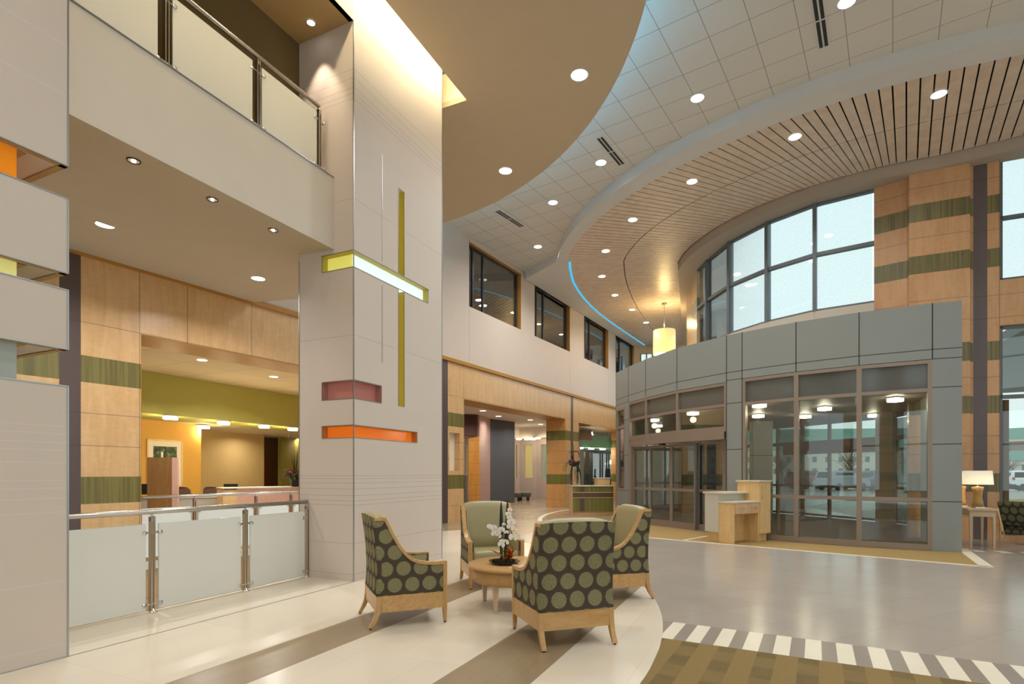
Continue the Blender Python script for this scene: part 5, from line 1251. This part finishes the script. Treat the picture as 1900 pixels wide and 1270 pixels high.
def house(name, c, ang, L, D, h, rh, mat, label, gable=True, rows=3, gab=None):
    t = thing(name, (c[0], c[1], -.02), ang, label, 'building')
    MB().box(-L/2, L/2, 0, D, 0, h).build('walls', mat, t)
    m = MB(); o = .6
    m.add([(-L/2-o, -o, h), (L/2+o, -o, h), (L/2+o, D+o, h), (-L/2-o, D+o, h), (-L/2+D*.3, D/2, h+rh), (L/2-D*.3, D/2, h+rh)], [(0, 3, 2, 1), (0, 1, 5, 4), (1, 2, 5), (2, 3, 4, 5), (3, 0, 4)]); m.build('roof', GROOF, t)
    MB().box(-L/2-.4, L/2+.4, -.4, D+.4, h-.5, h+.02).build('cornice', CREAMW, t)
    if gab is not None:
        m = MB(); m.add([(gab-4, -.8, h), (gab+4, -.8, h), (gab, -.8, h+3), (gab-4, D*.4, h), (gab+4, D*.4, h), (gab, D*.4, h+3)], [(0, 1, 2), (1, 4, 5, 2), (0, 2, 5, 3)]); m.build('gable', CREAMW, t)
        m = MB(Matrix.Translation((gab, -.82, h+1.1)) @ Matrix.Rotation(PI/2, 4, 'X')); m.lathe([(.5, -.02), (.5, .03)], 20); m.build('round_vent', WGL, t)
    n = int(L/3.2)
    for r in range(rows):
        for k in range(n):
            x = -L/2+(k+.5)*L/n; z = 1.2+r*(h-1.2)/rows; MB().box(x-.55, x+.55, -.06, .02, z, z+1.5).build('window', WGL, t)
house('hotel', EW(1560, 150), math.radians(-8), 70, 20, 7.6, 6.6, CREAMW, 'long pale hotel with green roof and round gable vent, seen through the vestibule', rows=2, gab=8)
house('hotel', EW(1893, 100)+Vector((-2.5, 0)), math.radians(-60), 12, 9, 7.6, 2.2, BRICK, 'brick hotel wing with green roof seen through the tall right window', rows=3)
house('annex', EW(1955, 78), math.radians(-10), 10, 7, 3.2, 1.6, CREAMW, 'low pale annex with green roof at the right edge behind the white car', rows=1)
def car(px, d, ang, c, lab):
    P = EW(px, d); t = thing('car', (P.x, P.y, -.02), ang, lab, 'car', 'parked cars'); m = MB(); L, W = 4.6, .9
    side = [(-2.3, .35), (-2.3, .95), (-2.15, 1.05), (-1.95, 1.62), (-1.7, 1.72), (.3, 1.70), (1.0, 1.1), (2.1, .95), (2.3, .7), (2.3, .35)]; n = len(side)
    vs = [(x, -W+(.12 if z > 1.3 else 0), z) for x, z in side]+[(x, W-(.12 if z > 1.3 else 0), z) for x, z in side]
    m.add(vs, [tuple(range(n-1, -1, -1)), tuple(range(n, 2*n))]+[(i, (i+1) % n, n+(i+1) % n, n+i) for i in range(n)]); m.build('body', plain('car_paint_%d' % px, c, .25), t)
    MB().add([(-2.165, -.68, 1.08), (-2.165, .68, 1.08), (-1.98, .62, 1.56), (-1.98, -.62, 1.56)], [(0, 3, 2, 1), (0, 1, 2, 3)]).build('rear_window', BLACK, t)
    for s in (-1, 1):
        MB().box(-1.7, .4, s*(W-.1)-.06, s*(W-.1)+.06, 1.08, 1.52).build('side_window', BLACK, t)
        MB().box(-2.32, -2.28, s*.78-.1, s*.78+.1, .85, 1.1).build('tail_lamp', plain('tail_red', (190, 30, 20), .3), t)
        for x in (-1.4, 1.4):
            q = MB(Matrix.Translation((x, s*(W-.08), .33)) @ Matrix.Rotation(PI/2, 4, 'X')); q.lathe([(.32, -.1), (.33, 0), (.32, .1)], 18); q.build('wheel', BLACK, t)
car(1886, 52, math.radians(62), (232, 232, 230), 'white estate car seen from behind through the tall right window')
car(1562, 48, math.radians(20), (150, 154, 160), 'silver car parked outside, behind the middle vestibule pane')
car(1505, 52, math.radians(15), (120, 34, 30), 'dark red car parked outside, left of the silver one')
car(1290, 46, math.radians(10), (198, 202, 200), 'pale car seen through the sliding doors')
car(1622, 50, math.radians(80), (70, 84, 104), 'dark blue car behind the right vestibule pane')
P = EW(1874, 46); t = thing('low_hedge', (P.x, P.y, -.02), -.3, 'low dark evergreen hedge in front of the white estate car outside', 'hedge'); m = MB(); random.seed(21)
for k in range(160):
    x, y, z = random.uniform(-1.2, 6), random.uniform(-.4, .4), random.uniform(.05, .42); m.lathe([(.01, -.13), (.15, -.03), (.15, .05), (.01, .13)], 6, (x, y, z+.08))
m.build('foliage', plain('hedge_green', (40, 50, 34), .9, nz=.4, ns=10), t)
def tree(px, d, h, lab):
    P = EW(px, d); t = thing('bare_tree', (P.x, P.y, -.02), 0, lab, 'tree', 'bare trees outside'); random.seed(px); BK = plain('bark_%d' % px, (112, 90, 78), .9)
    MB().tube([(0, 0, 0), (.05, 0, h*.3), (0, .05, h*.5)], [.14, .1, .07], 7).build('trunk', BK, t); m = MB()
    for k in range(46):
        a = random.random()*6.28; z0 = h*random.uniform(.25, .55); r = h*random.uniform(.15, .38); m.tube([(0, 0, z0), (r*.5*math.cos(a), r*.5*math.sin(a), z0+h*.18), (r*math.cos(a), r*math.sin(a), z0+h*random.uniform(.25, .45))], [.04, .025, .008], 4)
    m.build('branches', BK, t)
tree(1576, 60, 5, 'bare tree in front of the pale hotel'); tree(1680, 40, 4.5, 'bare tree outside the right vestibule pane'); tree(1872, 70, 4, 'small bare tree near the brick hotel wing'); tree(1450, 70, 5, 'bare tree outside left of the vestibule doors')
# canopy outside the tall window and stone piers outside the doors
t = thing('entrance_canopy', (0, 0, 0), 0, 'dark green glass canopy outside the tall right window', 'canopy')
MB().prism([Vector((11.7, 12.6)), Vector((19.5, 9.2)), Vector((26, 19.5)), Vector((17, 24.5))], 4.76, 5.0).build('roof_slab', plain('green_canopy', (48, 82, 72), .3), t)
for k, (x, y) in enumerate([(17.3, 23.8), (25.2, 19.5)]): MB().lathe([(.18, 0), (.18, 4.78)], 16, (x, y, -.02)).build('post', DKFR, t)
PIERM = lined('pale_stone', (206, 206, 194), zl=(.5, 1.0, 1.5, 2.0, 2.5, 3.0), rough=.8, w=.008, lc=(.2, .2, .18))
for k, (px_, d_) in enumerate([(1221, 29), (1250, 27.5), (1268, 26)]):
    P = EW(px_, d_+1); o = MB(FR((0, 0), -.4)).box(-.22, .22, -.22, .22, -.3, 4.4).build('stone_pier', PIERM, loc=(P.x, P.y, 0)); tag(o, 'pale stone pier outside the sliding doors, '+['left', 'middle', 'right'][k]+' of three', 'pillar', 'stone piers outside the doors')

# ------------------------------------------------------------------ WORLD, SUN, CAMERA
wd = bpy.data.worlds.new('World'); bpy.context.scene.world = wd; wd.use_nodes = True; nt = wd.node_tree; nt.nodes.clear()
ou = nt.nodes.new('ShaderNodeOutputWorld'); bg = nt.nodes.new('ShaderNodeBackground'); tcn = nt.nodes.new('ShaderNodeTexCoord'); sx = nt.nodes.new('ShaderNodeSeparateXYZ'); rp = nt.nodes.new('ShaderNodeValToRGB')
nt.links.new(tcn.outputs['Generated'], sx.inputs[0]); nt.links.new(sx.outputs[2], rp.inputs[0]); nt.links.new(rp.outputs[0], bg.inputs[0]); nt.links.new(bg.outputs[0], ou.inputs[0])
rp.color_ramp.elements[0].color = (.84, .93, .93, 1); rp.color_ramp.elements[1].color = (.66, .86, .95, 1); bg.inputs[1].default_value = 1.45
cam = bpy.data.cameras.new('Camera'); co = bpy.data.objects.new('Camera', cam); COL.objects.link(co); co.location = (0, 0, EYE); co.rotation_euler = (PI/2, 0, 0)
cam.sensor_width = 36; cam.sensor_fit = 'HORIZONTAL'; cam.lens = FPX/1900*36; cam.shift_y = (HY-635)/1900; cam.clip_start = .05; cam.clip_end = 500
sc_ = bpy.context.scene; sc_.camera = co
sc_.view_settings.view_transform = 'Standard'; sc_.view_settings.look = 'None'; sc_.view_settings.exposure = -0.25; sc_.view_settings.gamma = 1.0; sc_.view_settings.use_curve_mapping = False
sc_.cycles.max_bounces = 8; sc_.cycles.diffuse_bounces = 4; sc_.cycles.transparent_max_bounces = 12; sc_.cycles.glossy_bounces = 4
# added fill lamps, without fixtures, to brighten the depth of the office
for q, pw in ((b1+gd*2-gn*.9, 38), (b1+gd*6-gn*.9, 38), (b1+gd*9.5+gn*.2, 25)):
    light('office_fill', 'AREA', (q.x, q.y, 2.95), pw, (1, .9, .72), .4, (0, 0, 0), 160)
